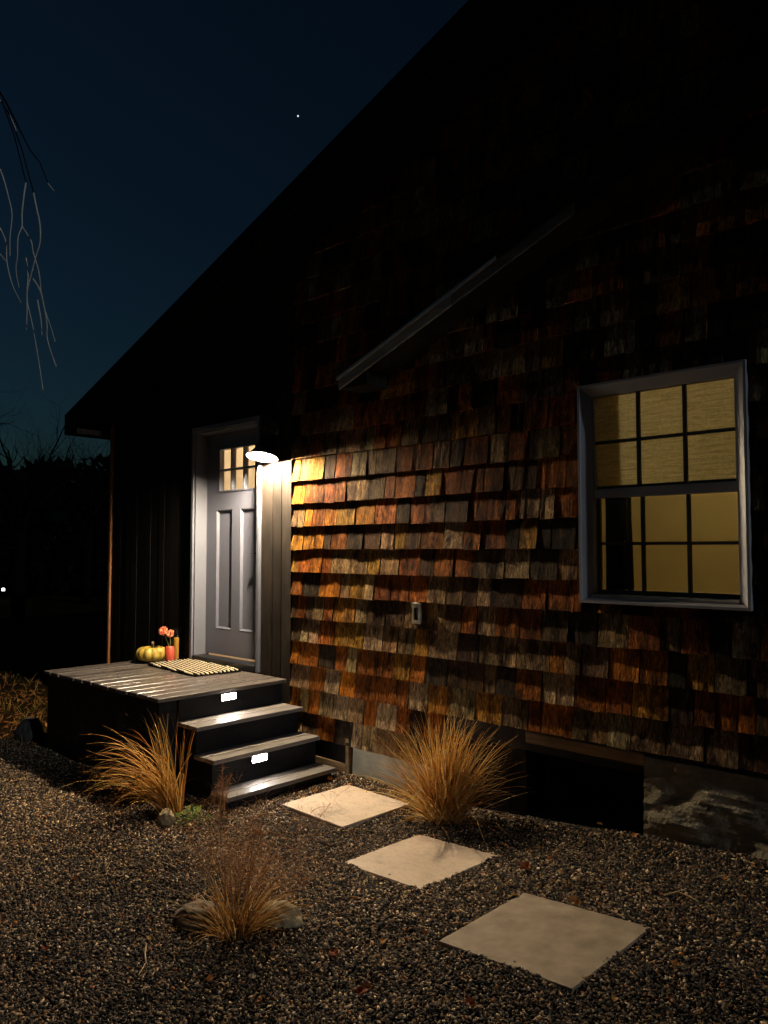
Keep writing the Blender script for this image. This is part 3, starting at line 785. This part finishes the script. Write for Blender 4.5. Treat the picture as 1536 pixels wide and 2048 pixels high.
def make_hurricane():
    c = Vector((-6.335, -.095, DZ + .004))
    e = empty('candle_jar', c, 'tall clear glass hurricane jar beside the door casing', 'candle holder')
    t = NT('hurricane_glass'); tr = t.node('ShaderNodeBsdfTransparent'); tr.inputs[0].default_value = (.93, .92, .88, 1); gl = t.node('ShaderNodeBsdfGlossy'); gl.inputs['Roughness'].default_value = .04
    mx = t.node('ShaderNodeMixShader'); fr = t.node('ShaderNodeLayerWeight'); fr.inputs[0].default_value = .25
    fm = t.node('ShaderNodeMath', operation='MULTIPLY_ADD'); fm.inputs[1].default_value = .4; fm.inputs[2].default_value = .03; t.L(fr.outputs['Facing'], fm.inputs[0]); t.L(fm.outputs[0], mx.inputs[0]); t.L(tr.outputs[0], mx.inputs[1]); t.L(gl.outputs[0], mx.inputs[2]); t.L(mx.outputs[0], t.o.inputs[0]); t.n.remove(t.b)
    MB().lathe([(0, .003), (.046, 0), (.048, .02), (.047, .25), (.050, .285), (.052, .292), (.049, .292), (.046, .285), (.044, .25), (.044, .012), (0, .010)], c, 32).build('glass', t.m, e, smooth=True)
    k = empty('candle', c + Vector((0, 0, .012)), 'thick yellow pillar candle inside the glass jar', 'candle')
    w = plain('yellow_wax', (.75, .40, .06), .45, .05, 10, 0)
    MB().lathe([(0, .0125), (.023, .0125), (.0235, .20), (.020, .206), (0, .203)], c, 24).build('wax', w, k, smooth=False)
    MB().tube([c + Vector((0, 0, .202)), c + Vector((.002, 0, .218))], .0016, 5).build('wick', M['lamp'], k)
make_hurricane()

# ------------------------------------------------------------------ stepping stones
def make_pavers():
    labels = ['pale square paver nearest the wooden steps', 'pale square paver in the middle of the three', 'large square paver nearest the viewer, greyest of the three']
    t = NT('paver_stone'); c = t.coords(); c2 = t.coords((1, 2.2, 1))
    col = t.ramp(t.noise(c2, 2.6, 6, .6, .8), [(.3, (.46, .355, .255)), (.5, (.56, .44, .325)), (.72, (.64, .51, .385))])
    col = t.mul(col, t.ramp(t.noise(c, 55, 4, .7), [(.28, g(.72)), (.5, g(1)), (.75, g(1.06))]))
    col = t.mul(col, t.ramp(t.noise(c, 5.5, 5, .65, 1.0), [(.30, g(.72)), (.46, g(1.0)), (.8, g(1.04))]))
    spk = t.node('ShaderNodeTexVoronoi'); spk.inputs['Scale'].default_value = 9; t.L(c, spk.inputs['Vector'])
    col = t.mul(col, t.ramp(spk.outputs['Distance'], [(.02, g(.25)), (.05, g(1))]))
    nb = t.bump(t.noise(c, 90, 5, .7), .22, .003); nb = t.bump(t.noise(c2, 12, 4, .6), .25, .006, nb)
    m = t.fin(col, .62, nb, .4)
    m2 = plain('grey_brown_paver', (.32, .245, .165), .7, .30, 11, .45, 90, bdist=.006)
    for (cx, cy, h, a, dz), lb in zip(PAVERS, labels):
        rs = random.Random(int(cx*100)); N = 14; vs = []; fs = []
        # top with slightly chipped edges
        ring = []
        for s in range(4):
            for k in range(N):
                u = -1 + 2*k/N; p = [(u, -1), (1, u), (-u, 1), (-1, -u)][s]
                j = 1 - abs(rs.gauss(0, .0035)) if k else 1 - .004
                ring.append((p[0]*h*j, p[1]*h*j))
        n = len(ring)
        for (z, sc) in ((0, .992), (-.006, 1.0), (-.045, 1.0)):
            for (px, py) in ring:
                vs.append((cx + sc*(px*math.cos(a) - py*math.sin(a)), cy + sc*(px*math.sin(a) + py*math.cos(a)), dz + z + .078*(0 if cx < -3.4 else 1)*sc*(px*math.cos(a) - py*math.sin(a))))
        fs.append(tuple(range(n)))
        for r_ in range(2):
            for k in range(n): fs.append((r_*n+k, r_*n+n+k, r_*n+n+(k+1)%n, r_*n+(k+1)%n))
        hu, hv = (.12, -.86)
        hx, hy = cx + h*(hu*math.cos(a) - hv*math.sin(a)), cy + h*(hu*math.sin(a) + hv*math.cos(a))
        o = MB().add(vs, fs).build('stepping_stone', m2 if 'greyest' in lb else m); tag(o, lb, 'paver', 'square stepping stones in the gravel')
        hz = dz + .078*(0 if cx < -3.4 else 1)*(hx - cx) - .004
        MB().tube([(hx, hy, hz), (hx, hy, hz + .0055)], .0065, 8).build('hole_dot', M['muntin'], o)  # dark disc standing in for a small hole in the slab
make_pavers()

# ------------------------------------------------------------------ plants
def attr_mat(name, rough=.75, trans=0.0):
    t = NT(name); at = t.node('ShaderNodeAttribute', attribute_name='tint'); t.fin(at.outputs['Color'], rough, spec=.25)
    if trans:
        tr = t.node('ShaderNodeBsdfTranslucent'); t.L(at.outputs['Color'], tr.inputs[0]); mx = t.node('ShaderNodeMixShader'); mx.inputs[0].default_value = trans
        t.L(t.b.outputs[0], mx.inputs[1]); t.L(tr.outputs[0], mx.inputs[2]); t.L(mx.outputs[0], t.o.inputs[0])
    return t.m
M['straw'] = attr_mat('dry_straw', .7, .35)
STRAW = [(.66, .36, .08), (.76, .46, .12), (.52, .23, .045), (.84, .60, .24), (.34, .13, .025)]
def blade(b, rs, base, az, th0, bend, L, w, seg=7, pal=STRAW, curlpow=1.6, wob=.13):
    p = Vector(base); th = th0; vs = []; dirh = Vector((math.cos(az), math.sin(az), 0))
    side = Vector((-dirh.y, dirh.x, 0)); tw = rs.uniform(-.9, .9); az2 = az
    col = rs.choice(pal); v = rs.uniform(.7, 1.2); col = tuple(c*v for c in col)
    kink = rs.choice([0, 0, 0, 0, rs.uniform(-.5, 1.1)]); ks = rs.uniform(.3, .8)
    for k in range(seg + 1):
        s = k/seg; wd = w*(1 - s**2.2)*.5 + .0003
        d = Vector((math.cos(az2)*math.sin(th), math.sin(az2)*math.sin(th), math.cos(th)))
        sd = (side*math.cos(tw) + d.cross(side)*math.sin(tw))
        vs += [p - sd*wd, p + sd*wd]
        th = th0 + bend*((s + 1/seg)**curlpow) + (kink if s > ks else 0); az2 += rs.uniform(-wob, wob)
        p = p + d*(L/seg)
    b.add(vs, [(2*k, 2*k+1, 2*k+3, 2*k+2) for k in range(seg)], col)
def grass_clump(name, x, y, label, fn, n, seed):
    z = gz(x, y); e = empty(name, (x, y, z), label, 'grass', 'dry ornamental grass clumps')
    rs = random.Random(seed); b = MB()
    for i in range(n): fn(b, rs, z)
    b.build('blades', M['straw'], e, tints=True); return e
# clump against the wall
gx, gy = -3.05, -.22
def fn_wall(b, rs, z):
    a = rs.uniform(0, 2*math.pi); r = .085*math.sqrt(rs.random()); az = a + rs.gauss(0, .35)
    u = rs.random()
    if rs.random() < .55: az = rs.gauss(-.25, .75)              # more of it leans right along the wall
    th = abs(rs.gauss(.34, .30)); L = rs.uniform(.36, .76); bend = rs.uniform(.2, 1.0)
    bx, by = gx + r*math.cos(a), gy + r*math.sin(a)
    if by + math.sin(az)*math.sin(th + bend*.5)*L > -.05: az = -abs(az)
    blade(b, rs, (bx, by, z - .01), az, th, bend, L, rs.uniform(.0035, .006))
ew = grass_clump('ornamental_grass', gx, gy, 'large golden dry grass clump growing against the shingled wall', fn_wall, 1050, 3)
bl = MB(); rs = random.Random(8)
for i in range(70):
    a = rs.uniform(-math.pi, 0); blade(bl, rs, (gx + .09*math.cos(a), gy + .06*math.sin(a), gz(gx, gy)), a, rs.uniform(.7, 1.2), rs.uniform(.3, .9), rs.uniform(.15, .35), .004)
bl.build('fallen_blades', M['straw'], ew, tints=True)
# clump by the deck corner, sweeping to the left
lx, ly = -4.43, -1.25
leftaz = math.atan2(-.685, -.728)
def fn_left(b, rs, z):
    r = .07*math.sqrt(rs.random()); a = rs.uniform(0, 6.28)
    bx, by = lx + r*math.cos(a), ly + r*math.sin(a) - .03
    if rs.random() < .16: blade(b, rs, (bx, by, z - .01), rs.uniform(-3.1, .5), rs.uniform(.02, .22), rs.uniform(.1, .5), rs.uniform(.45, .68), rs.uniform(.004, .006), pal=STRAW[:3] + STRAW[4:])
    else: blade(b, rs, (bx, by, z - .01), leftaz + rs.gauss(0, .6), rs.uniform(.25, .85), rs.uniform(1.0, 2.1), rs.uniform(.38, .85), rs.uniform(.004, .006), 9, pal=STRAW[:3] + STRAW[4:])
grass_clump('ornamental_grass', lx, ly, 'brown arching grass clump beside the porch corner, swept to the left', fn_left, 250, 4)
# foreground tuft with airy seed stalks
fx, fy = -2.80, -1.97
def fn_front(b, rs, z):
    a = rs.uniform(0, 6.28); r = .055*math.sqrt(rs.random())
    base = (fx + r*math.cos(a), fy + r*math.sin(a), z - .01)
    if rs.random() < .84: blade(b, rs, base, a + rs.gauss(0, .4) if rs.random() < .7 else rs.gauss(.9, .4), rs.uniform(.3, 1.1), rs.uniform(.5, 1.3), rs.uniform(.18, .38), rs.uniform(.003, .0045))
    else: blade(b, rs, base, rs.uniform(0, 6.28), rs.uniform(.0, .45), rs.uniform(.0, .35), rs.uniform(.3, .72), .0024, pal=[(.30, .15, .05), (.22, .10, .03)])
ef = grass_clump('ornamental_grass', fx, fy, 'sparse dry grass tuft with airy seed stalks in the foreground gravel', fn_front, 240, 6)
def panicles():
    rs = random.Random(12); b = MB(); z = gz(fx, fy)
    heads = []
    for i in range(34):
        az = rs.uniform(0, 6.28); lean = rs.uniform(.05, .95); L = rs.uniform(.30, .70)
        heads.append((Vector((fx, fy, z)) + Vector((math.cos(az)*math.sin(lean), math.sin(az)*math.sin(lean), math.cos(lean)))*L, az, lean))
    for (h, az, lean) in heads:
        d = Vector((math.cos(az)*math.sin(lean), math.sin(az)*math.sin(lean), math.cos(lean)))
        s0 = Vector((fx, fy, z)); b.tube([s0, s0.lerp(h, .5) + Vector((0, 0, .02)), h], .0010, 3, (.25, .12, .04), cap=False)
        for k in range(85):
            t_ = rs.uniform(.55, 1.08); p = s0.lerp(h, t_)
            q = p + Vector((rs.gauss(0, .055), rs.gauss(0, .055), rs.gauss(.01, .045)))
            m = p.lerp(q, .5) + Vector((0, 0, rs.uniform(0, .01))); w = Vector((rs.uniform(-1, 1), rs.uniform(-1, 1), rs.uniform(-1, 1)))*.0007
            c = rs.choice([(.48, .22, .09), (.36, .15, .06), (.60, .33, .15)])
            b.add([p, m + w, q, m - w], [(0, 1, 2, 3)], c)
    b.build('seed_heads', M['straw'], ef, tints=True)
panicles()
# dried bushy weed by the steps
def weed():
    p = on_ground(447, 1602); x, y = p.x + .0, p.y
    x, y = -4.12, -1.12
    z = gz(x, y); e = empty('dried_weed', (x, y, z), 'dried brown feathery weed beside the lowest step', 'weed'); rs = random.Random(31); b = MB()
    for i in range(12):
        az = rs.uniform(0, 6.28); ln = rs.uniform(.0, .35); L = rs.uniform(.18, .36)
        d = Vector((math.cos(az)*math.sin(ln), math.sin(az)*math.sin(ln), math.cos(ln))); s0 = Vector((x, y, z - .01))
        b.tube([s0, s0 + d*L*.5, s0 + d*L + Vector((0, 0, .01))], [.002, .0016, .0008], 4, (.20, .09, .04), cap=False)
        for k in range(60):
            t_ = rs.uniform(.2, 1); q = s0 + d*L*t_; r = Vector((rs.gauss(0, 1), rs.gauss(0, 1), rs.gauss(.6, .6))).normalized()*rs.uniform(.02, .06)
            w = Vector((rs.gauss(0, 1), rs.gauss(0, 1), rs.gauss(0, 1))).normalized()*.0011
            b.add([q - w, q + w, q + r], [(0, 1, 2)], rs.choice([(.36, .17, .07), (.26, .11, .05), (.42, .23, .10)]))
    b.build('stems', M['straw'], e, tints=True)
    # green leafy plant left of it
    M['leaf'] = attr_mat('small_leaf', .55, .2)
    x, y = -4.17, -1.30; z = gz(x, y); e2 = empty('leafy_plant', (x, y, z), 'low green leafy plant on the gravel beside the steps', 'plant'); b = MB()
    for i in range(95):
        az = rs.uniform(0, 6.28); r = rs.uniform(.01, .10); h = rs.uniform(.01, .11)*(1 - r*4); c = Vector((x + r*math.cos(az), y + r*math.sin(az), z + max(.008, h)))
        d = Vector((math.cos(az), math.sin(az), rs.uniform(-.2, .7))).normalized(); sd = d.cross(Vector((0, 0, 1))).normalized(); L = rs.uniform(.016, .034); up_ = sd.cross(d)
        col = rs.choice([(.13, .26, .03), (.18, .30, .05), (.09, .17, .03), (.28, .30, .05)])
        b.add([c, c + d*L*.5 + sd*L*.36 + up_*.004, c + d*L*.5 - up_*.003, c + d*L*.5 - sd*L*.36 + up_*.004, c + d*L], [(0,1,2),(0,2,3),(1,4,2),(2,4,3)], col)
    b.build('leaves', M['leaf'], e2, tints=True)
weed()

# ------------------------------------------------------------------ stones
def rock(name, x, y, rx, ry, rz, rot, m, label, seed, sink=.3, group=None):
    z = gz(x, y); bm = bmesh.new(); bmesh.ops.create_icosphere(bm, subdivisions=4, radius=1)
    for v in bm.verts:
        p = v.co.copy(); k = 1 + .28*noise.noise(p*1.3 + Vector((seed, 0, 0))) + .16*noise.noise(p*3.1 + Vector((0, seed, 0))) + .07*noise.noise(p*8) + .03*noise.noise(p*19)
        q = Vector((p.x*rx, p.y*ry, p.z*rz))*k; q.rotate(Matrix.Rotation(rot, 3, 'Z')); v.co = q + Vector((x, y, z + rz*(1 - sink) - rz*.1))
    me = bpy.data.meshes.new(name); bm.to_mesh(me); bm.free(); me.polygons.foreach_set('use_smooth', [True]*len(me.polygons)); me.materials.append(m)
    o = link(bpy.data.objects.new(name, me)); tag(o, label, 'rock', group); return o
M['rock'] = plain('field_stone', (.14, .10, .062), .85, .45, 12, .5, 45, bdist=.012); M['rock2'] = plain('pale_stone', (.40, .31, .17), .85, .35, 12, .5, 45, bdist=.012)
M['rock3'] = plain('dark_stone', (.05, .045, .04), .85, .4, 12, .5, 45, bdist=.012)
rock('garden_rock', -3.02, -2.02, .10, .085, .062, .5, M['rock'], 'dull brown rock at the left side of the foreground grass tuft', 2.0, group='rocks by the foreground grass')
rock('garden_rock', -2.72, -1.78, .105, .07, .058, .2, M['rock2'], 'pale yellowish rock behind the foreground grass tuft', 7.0, group='rocks by the foreground grass')
rock('garden_rock', -4.275, -1.42, .055, .045, .055, .2, M['rock2'], 'small yellow stone under the arching grass clump', 4.0)
rock('garden_rock', -7.05, -1.12, .12, .11, .12, .2, M['rock3'], 'dark round boulder at the far left beyond the porch', 9.0)

# ------------------------------------------------------------------ fallen leaves and twigs
LEAVES = [(1085,1655,.045), (1010,1692,.04), (1050,1738,.06), (1150,1806,.05), (667,1910,.05), (765,1885,.035), (727,1985,.06), (1100,1720,.03), (1350,1932,.035), (300,1745,.03),
          (820,1642,.06), (1270,1672,.05), (1030,1792,.04), (515,1668,.06), (545,1700,.03), (850,1868,.03), (940,2010,.04), (1230,2000,.03), (1450,1760,.03), (150,1760,.035), (90,1900,.03), (610,1760,.03), (1160,1690,.03),
          (700,1570,.035), (735,1585,.03), (630,1585,.05), (660,1560,.05), (605,1598,.03), (420,1960,.035), (300,1880,.03), (1200,1650,.03), (1000,1660,.03)]
NAMED = {0: 'curled orange leaf on the gravel in front of the dark crawl space', 2: 'large rusty leaf on the gravel right of the middle paver', 3: 'tan leaf lying against the far edge of the nearest paver',
         6: 'orange leaf at the bottom edge on the dark gravel', 10: 'long tan leaf on gravel between the grass clump and the steps', 13: 'pale leaf on gravel below the arching grass clump',
         1: 'brown leaf beside the right corner of the middle paver', 4: 'orange leaf on gravel right of the foreground grass tuft', 11: 'brown leaf at the foot of the rubble stone foundation corner', 12: 'small leaf at the far corner of the nearest paver',
         25: 'tan leaf at the front edge of the lowest step, left of two', 26: 'tan leaf at the front edge of the lowest step, right of two', 15: 'small leaf at the left corner of the nearest paver', 8: 'small brown leaf right of the nearest paver near the bottom edge'}
def leaves():
    rs = random.Random(17); m = attr_mat('fallen_leaf', .7, .1)
    for i, (px, py, L) in enumerate(LEAVES):
        p = on_ground(px, py, .016); a = rs.uniform(0, 6.28); d = Vector((math.cos(a), math.sin(a), rs.uniform(-.1, .25))); sd = Vector((-math.sin(a), math.cos(a), rs.uniform(-.3, .3)))
        w = L*rs.uniform(.35, .5); cu = rs.uniform(.1, .35)*L
        prof = [(0, 0), (.2, .55), (.4, 1), (.6, .7), (.8, .85), (1, 0)]; vs = []; fs = []
        for (u, k) in prof:
            c = p + d*(u - .5)*L + Vector((0, 0, .003 + .10*L*math.sin(u*7 + i)))
            for s in (-1, -.5, 0, .5, 1): vs.append(c + sd*w*k*s*rs.uniform(.85, 1.1) + Vector((0, 0, cu*s*s)))
        for r in range(5):
            for c in range(4): fs.append((r*5+c, r*5+c+1, r*5+c+6, r*5+c+5))
        col = rs.choice([(.36, .13, .03), (.42, .20, .06), (.30, .09, .03), (.45, .28, .10)])
        o = MB().add(vs, fs, col).build('fallen_leaf', m, tints=True, smooth=True)
        tag(o, NAMED.get(i, 'small dry brown leaf lying loose on the gravel'), 'leaf', 'fallen leaves on the gravel')
    tw = plain('pale_twig', (.42, .27, .12), .7)
    for pts, lb in (([(1328,1790), (1355,1783), (1378,1792), (1397,1803)], 'thin pale stick on gravel right of the nearest paver'),
                    ([(293,1888), (290,1905), (292,1925), (277,1950)], 'thin bent straw on the gravel at the left foreground')):
        o = MB().tube([on_ground(a, b_, .018) for a, b_ in pts], [.004, .0035, .003, .002], 6).build('twig', tw); tag(o, lb, 'twig')
    # single dead stalk standing by the weed
    a = on_ground(437, 1700); b_ = at_depth(441, 1590, (a - CAM).dot(fw)); o = MB().tube([a, a.lerp(b_, .5), b_], [.003, .0025, .002], 6).build('dead_stalk', tw); tag(o, 'single upright pale dead stalk standing in the gravel', 'stalk')
leaves()

# leaf litter and grass beyond the porch at the far left
def litter():
    rs = random.Random(40); b = MB()
    for i in range(2600):
        x = rs.uniform(-11.5, -6.68); y = rs.uniform(-2.2, -.05) if rs.random() < .8 else rs.uniform(-.05, 1.5)
        if x > -7.8 and y > -.05: continue
        z = gz(x, y)
        if rs.random() < .5: blade(b, rs, (x, y, z), rs.uniform(0, 6.28), rs.uniform(.1, 1.0), rs.uniform(.2, .9), rs.uniform(.06, .2), .005, 4, pal=[(.50, .26, .07), (.20, .24, .05), (.60, .36, .12)])
        else:
            c = Vector((x, y, z + rs.uniform(.005, .03))); u = Vector((rs.gauss(0, 1), rs.gauss(0, 1), rs.gauss(0, .4))).normalized(); w = u.cross(Vector((0, 0, 1))).normalized(); L = rs.uniform(.02, .045)
            b.add([c - u*L, c + w*L*.5, c + u*L, c - w*L*.5], [(0,1,2,3)], rs.choice([(.45, .17, .05), (.50, .24, .08), (.30, .12, .04)]))
    o = b.build('leaf_litter', M['straw'], tints=True); tag(o, 'leaf litter and rough grass beyond the porch at far left', 'leaf litter', kind='stuff')
litter()

# ------------------------------------------------------------------ trees, night sky details
M['bark'] = plain('dark_bark', (.005, .0045, .004), .95, .3, 30, .3, spec=.03); M['birch'] = plain('pale_twig_bark', (.75, .66, .55), .5, .15, 30, 0); M['birch_trunk'] = plain('birch_bark', (.30, .28, .25), .8, .4, 12, .3)
def limb(b, rs, p, d, L, r, depth, gravity=0.0):
    n = 4; pts = [p]; rr = [r]
    for k in range(n):
        d = (d + Vector((rs.gauss(0, .16), rs.gauss(0, .16), rs.gauss(0, .10) + gravity))).normalized(); p = p + d*(L/n); pts.append(p); rr.append(r*(1 - .55*(k+1)/n))
    b.tube(pts, rr, 4 if depth < 2 else 3, cap=False)
    if depth < 5:
        for k in range(rs.choice([2, 3, 3])):
            i = rs.randint(1, n); ang = rs.uniform(.35, .95); ax = Vector((rs.gauss(0, 1), rs.gauss(0, 1), rs.gauss(0, 1))).normalized()
            nd = d.copy(); nd.rotate(Matrix.Rotation(ang, 3, d.cross(ax).normalized())); nd.z += .12
            limb(b, rs, pts[i], nd.normalized(), L*rs.uniform(.55, .8), rr[i]*.62, depth + 1, gravity)
def bare_tree(x, y, h, seed, label):
    rs = random.Random(seed); e = empty('bare_tree', (x, y, 0), label, 'tree', 'bare trees beyond the yard')
    MB().tube([(x, y, -.1), (x + .05, y, h*.2), (x + .02, y + .05, h*.42)], [h*.026, h*.020, h*.016], 8).build('trunk', M['bark'], e, smooth=True)
    b = MB()
    for k in range(6):
        a = rs.uniform(0, 6.28); limb(b, rs, Vector((x + .03, y + .03, h*rs.uniform(.25, .42))), Vector((math.cos(a)*.5, math.sin(a)*.5, .9)).normalized(), h*.26, h*.012, 0)
    b.build('branches', M['bark'], e)
def far(px, d): p = at_depth(px, 1100, d); return p.x, p.y
bare_tree(*far(38, 17), 6.6, 3, 'bare dark tree at the left edge against the blue sky')
bare_tree(*far(175, 24), 7.0, 5, 'bare dark tree rising just left of the roof eave')
bare_tree(*far(-260, 20), 8.5, 8, 'bare dark tree standing left of the view')
def woods():
    rs = random.Random(77); V = []; Fc = []
    for i in range(70):
        px = -1500 + i*27; d = rs.uniform(27, 34); x, y = far(px, d); h = rs.uniform(3.9, 5.0) * d/27; r = rs.uniform(1.0, 1.7)
        for k in range(230):
            u = rs.random()**.8; zz = h*u; rad = r*(1.05 - u**2.2*.9)*math.sqrt(rs.random()); a = rs.uniform(0, 6.28)
            c = np.array((x + rad*math.cos(a), y + rad*math.sin(a), zz)); n = len(V); s = rs.uniform(.12, .38)
            for q in range(3): V.append(c + np.array((rs.gauss(0, s), rs.gauss(0, s), rs.gauss(0, s))))
            Fc.append((n, n+1, n+2))
    o = bulk('distant_woods', np.array(V), np.array(Fc), plain('dark_foliage', (.004, .005, .004), .95, .3, 5, 0, spec=.03)); tag(o, 'black mass of distant woods at the left', 'woods', kind='stuff')
woods()
def birch():
    T = Vector((-5.25, -3.75, 0)); e = empty('weeping_birch', T, 'weeping birch with pale thin twigs hanging at upper left', 'tree')
    MB().tube([T + Vector((0, 0, -.1)), T + Vector((.04, .02, 1.5)), T + Vector((.0, .08, 3.2)), T + Vector((.08, .12, 5.2))], [.10, .085, .065, .03], 10).build('trunk', M['birch_trunk'], e, smooth=True)
    strands = [[(0,200),(20,232),(33,262)], [(0,338),(8,360),(16,390),(24,428),(20,475),(20,512)], [(52,365),(48,390),(44,428),(44,452),(36,475),(35,510),(32,540),(38,575)],
        [(67,385),(73,415),(80,450),(80,485),(71,515),(62,550),(55,580),(55,605),(65,650),(72,690),(78,725),(86,780)], [(44,452),(62,482),(66,503),(78,545),(83,590),(90,620),(102,655),(110,683)],
        [(66,557),(80,580),(88,612),(94,650),(95,680),(112,733)], [(0,455),(12,485),(14,525),(25,570),(42,605)], [(52,515),(56,550),(54,585),(54,620),(53,660)], [(0,508),(14,525)], [(75,600),(82,640),(84,670)], [(96,367),(108,382)]]
    limbs = []
    la = at_depth(-60, 90, 4.1); lb = at_depth(60, 300, 4.1)
    base = T + Vector((.03, .10, 3.6))
    MB().tube([base, base.lerp(la, .55) + Vector((0, 0, .25)), la, la.lerp(lb, .6) + Vector((0, 0, .03)), lb], [.026, .019, .012, .006, .003], 6).build('limb', M['bark'], e, smooth=True)
    b = MB(); rs = random.Random(2)
    for i, s in enumerate(strands):
        d0 = 4.1 + .12*math.sin(i*2.1)
        pts = [at_depth(px, py, d0 + .05*math.sin(k*.7 + i)) for k, (px, py) in enumerate(s)]
        if len(pts) > 2:                              # smooth the traced line into a bending twig
            q = [pts[0]*2 - pts[1]] + pts + [pts[-1]*2 - pts[-2]]; sm_ = []
            for k in range(1, len(q) - 2):
                for t_ in (0, .25, .5, .75):
                    sm_.append(.5*((2*q[k]) + (q[k+1] - q[k-1])*t_ + (2*q[k-1] - 5*q[k] + 4*q[k+1] - q[k+2])*t_*t_ + (3*q[k] - q[k-1] - 3*q[k+1] + q[k+2])*t_**3))
            pts = sm_ + [pts[-1]]
        n = len(pts); b.tube(pts, [.0036 - .0018*k/max(1, n-1) for k in range(n)], 5)
    b.build('hanging_twigs', M['birch'], e)
    u = MB()
    for i, s in enumerate(strands):
        if s[0][0] < 3 or i in (4, 5, 7, 8, 9): continue
        d0 = 4.1 + .12*math.sin(i*2.1); a = at_depth(*s[0], d0); t_ = la.lerp(lb, min(1, .35 + .09*i)); u.tube([t_, t_.lerp(a, .5) + Vector((.01, 0, .02)), a], [.004, .0035, .003], 4)
    u.build('unlit_twigs', M['bark'], e)  # same twigs higher up, their lack of light put into dark bark colour
birch()
# far garden light and the one star
p = on_ground(6, 1200); gl = empty('garden_light', p, 'tiny distant white garden light at the left edge', 'garden light')
MB().tube([p, p + Vector((0, 0, .30))], .02, 6).build('post', M['bark'], gl)
MB().lathe([(0, .30), (.05, .30), (.055, .37), (.03, .40), (0, .40)], p, 12).build('glow_head', emit('garden_glow', (1, .97, .9), 3.0), gl)
p = at_depth(596, 232, 400)
MB().lathe([(.42*math.sin(math.pi*k/8), -.42*math.cos(math.pi*k/8)) for k in range(9)], p, 12).build('star', emit('star_glow', (.75, .95, 1), 1.2))
tag(bpy.data.objects['star'], 'single bright star in the dark blue sky', 'star')
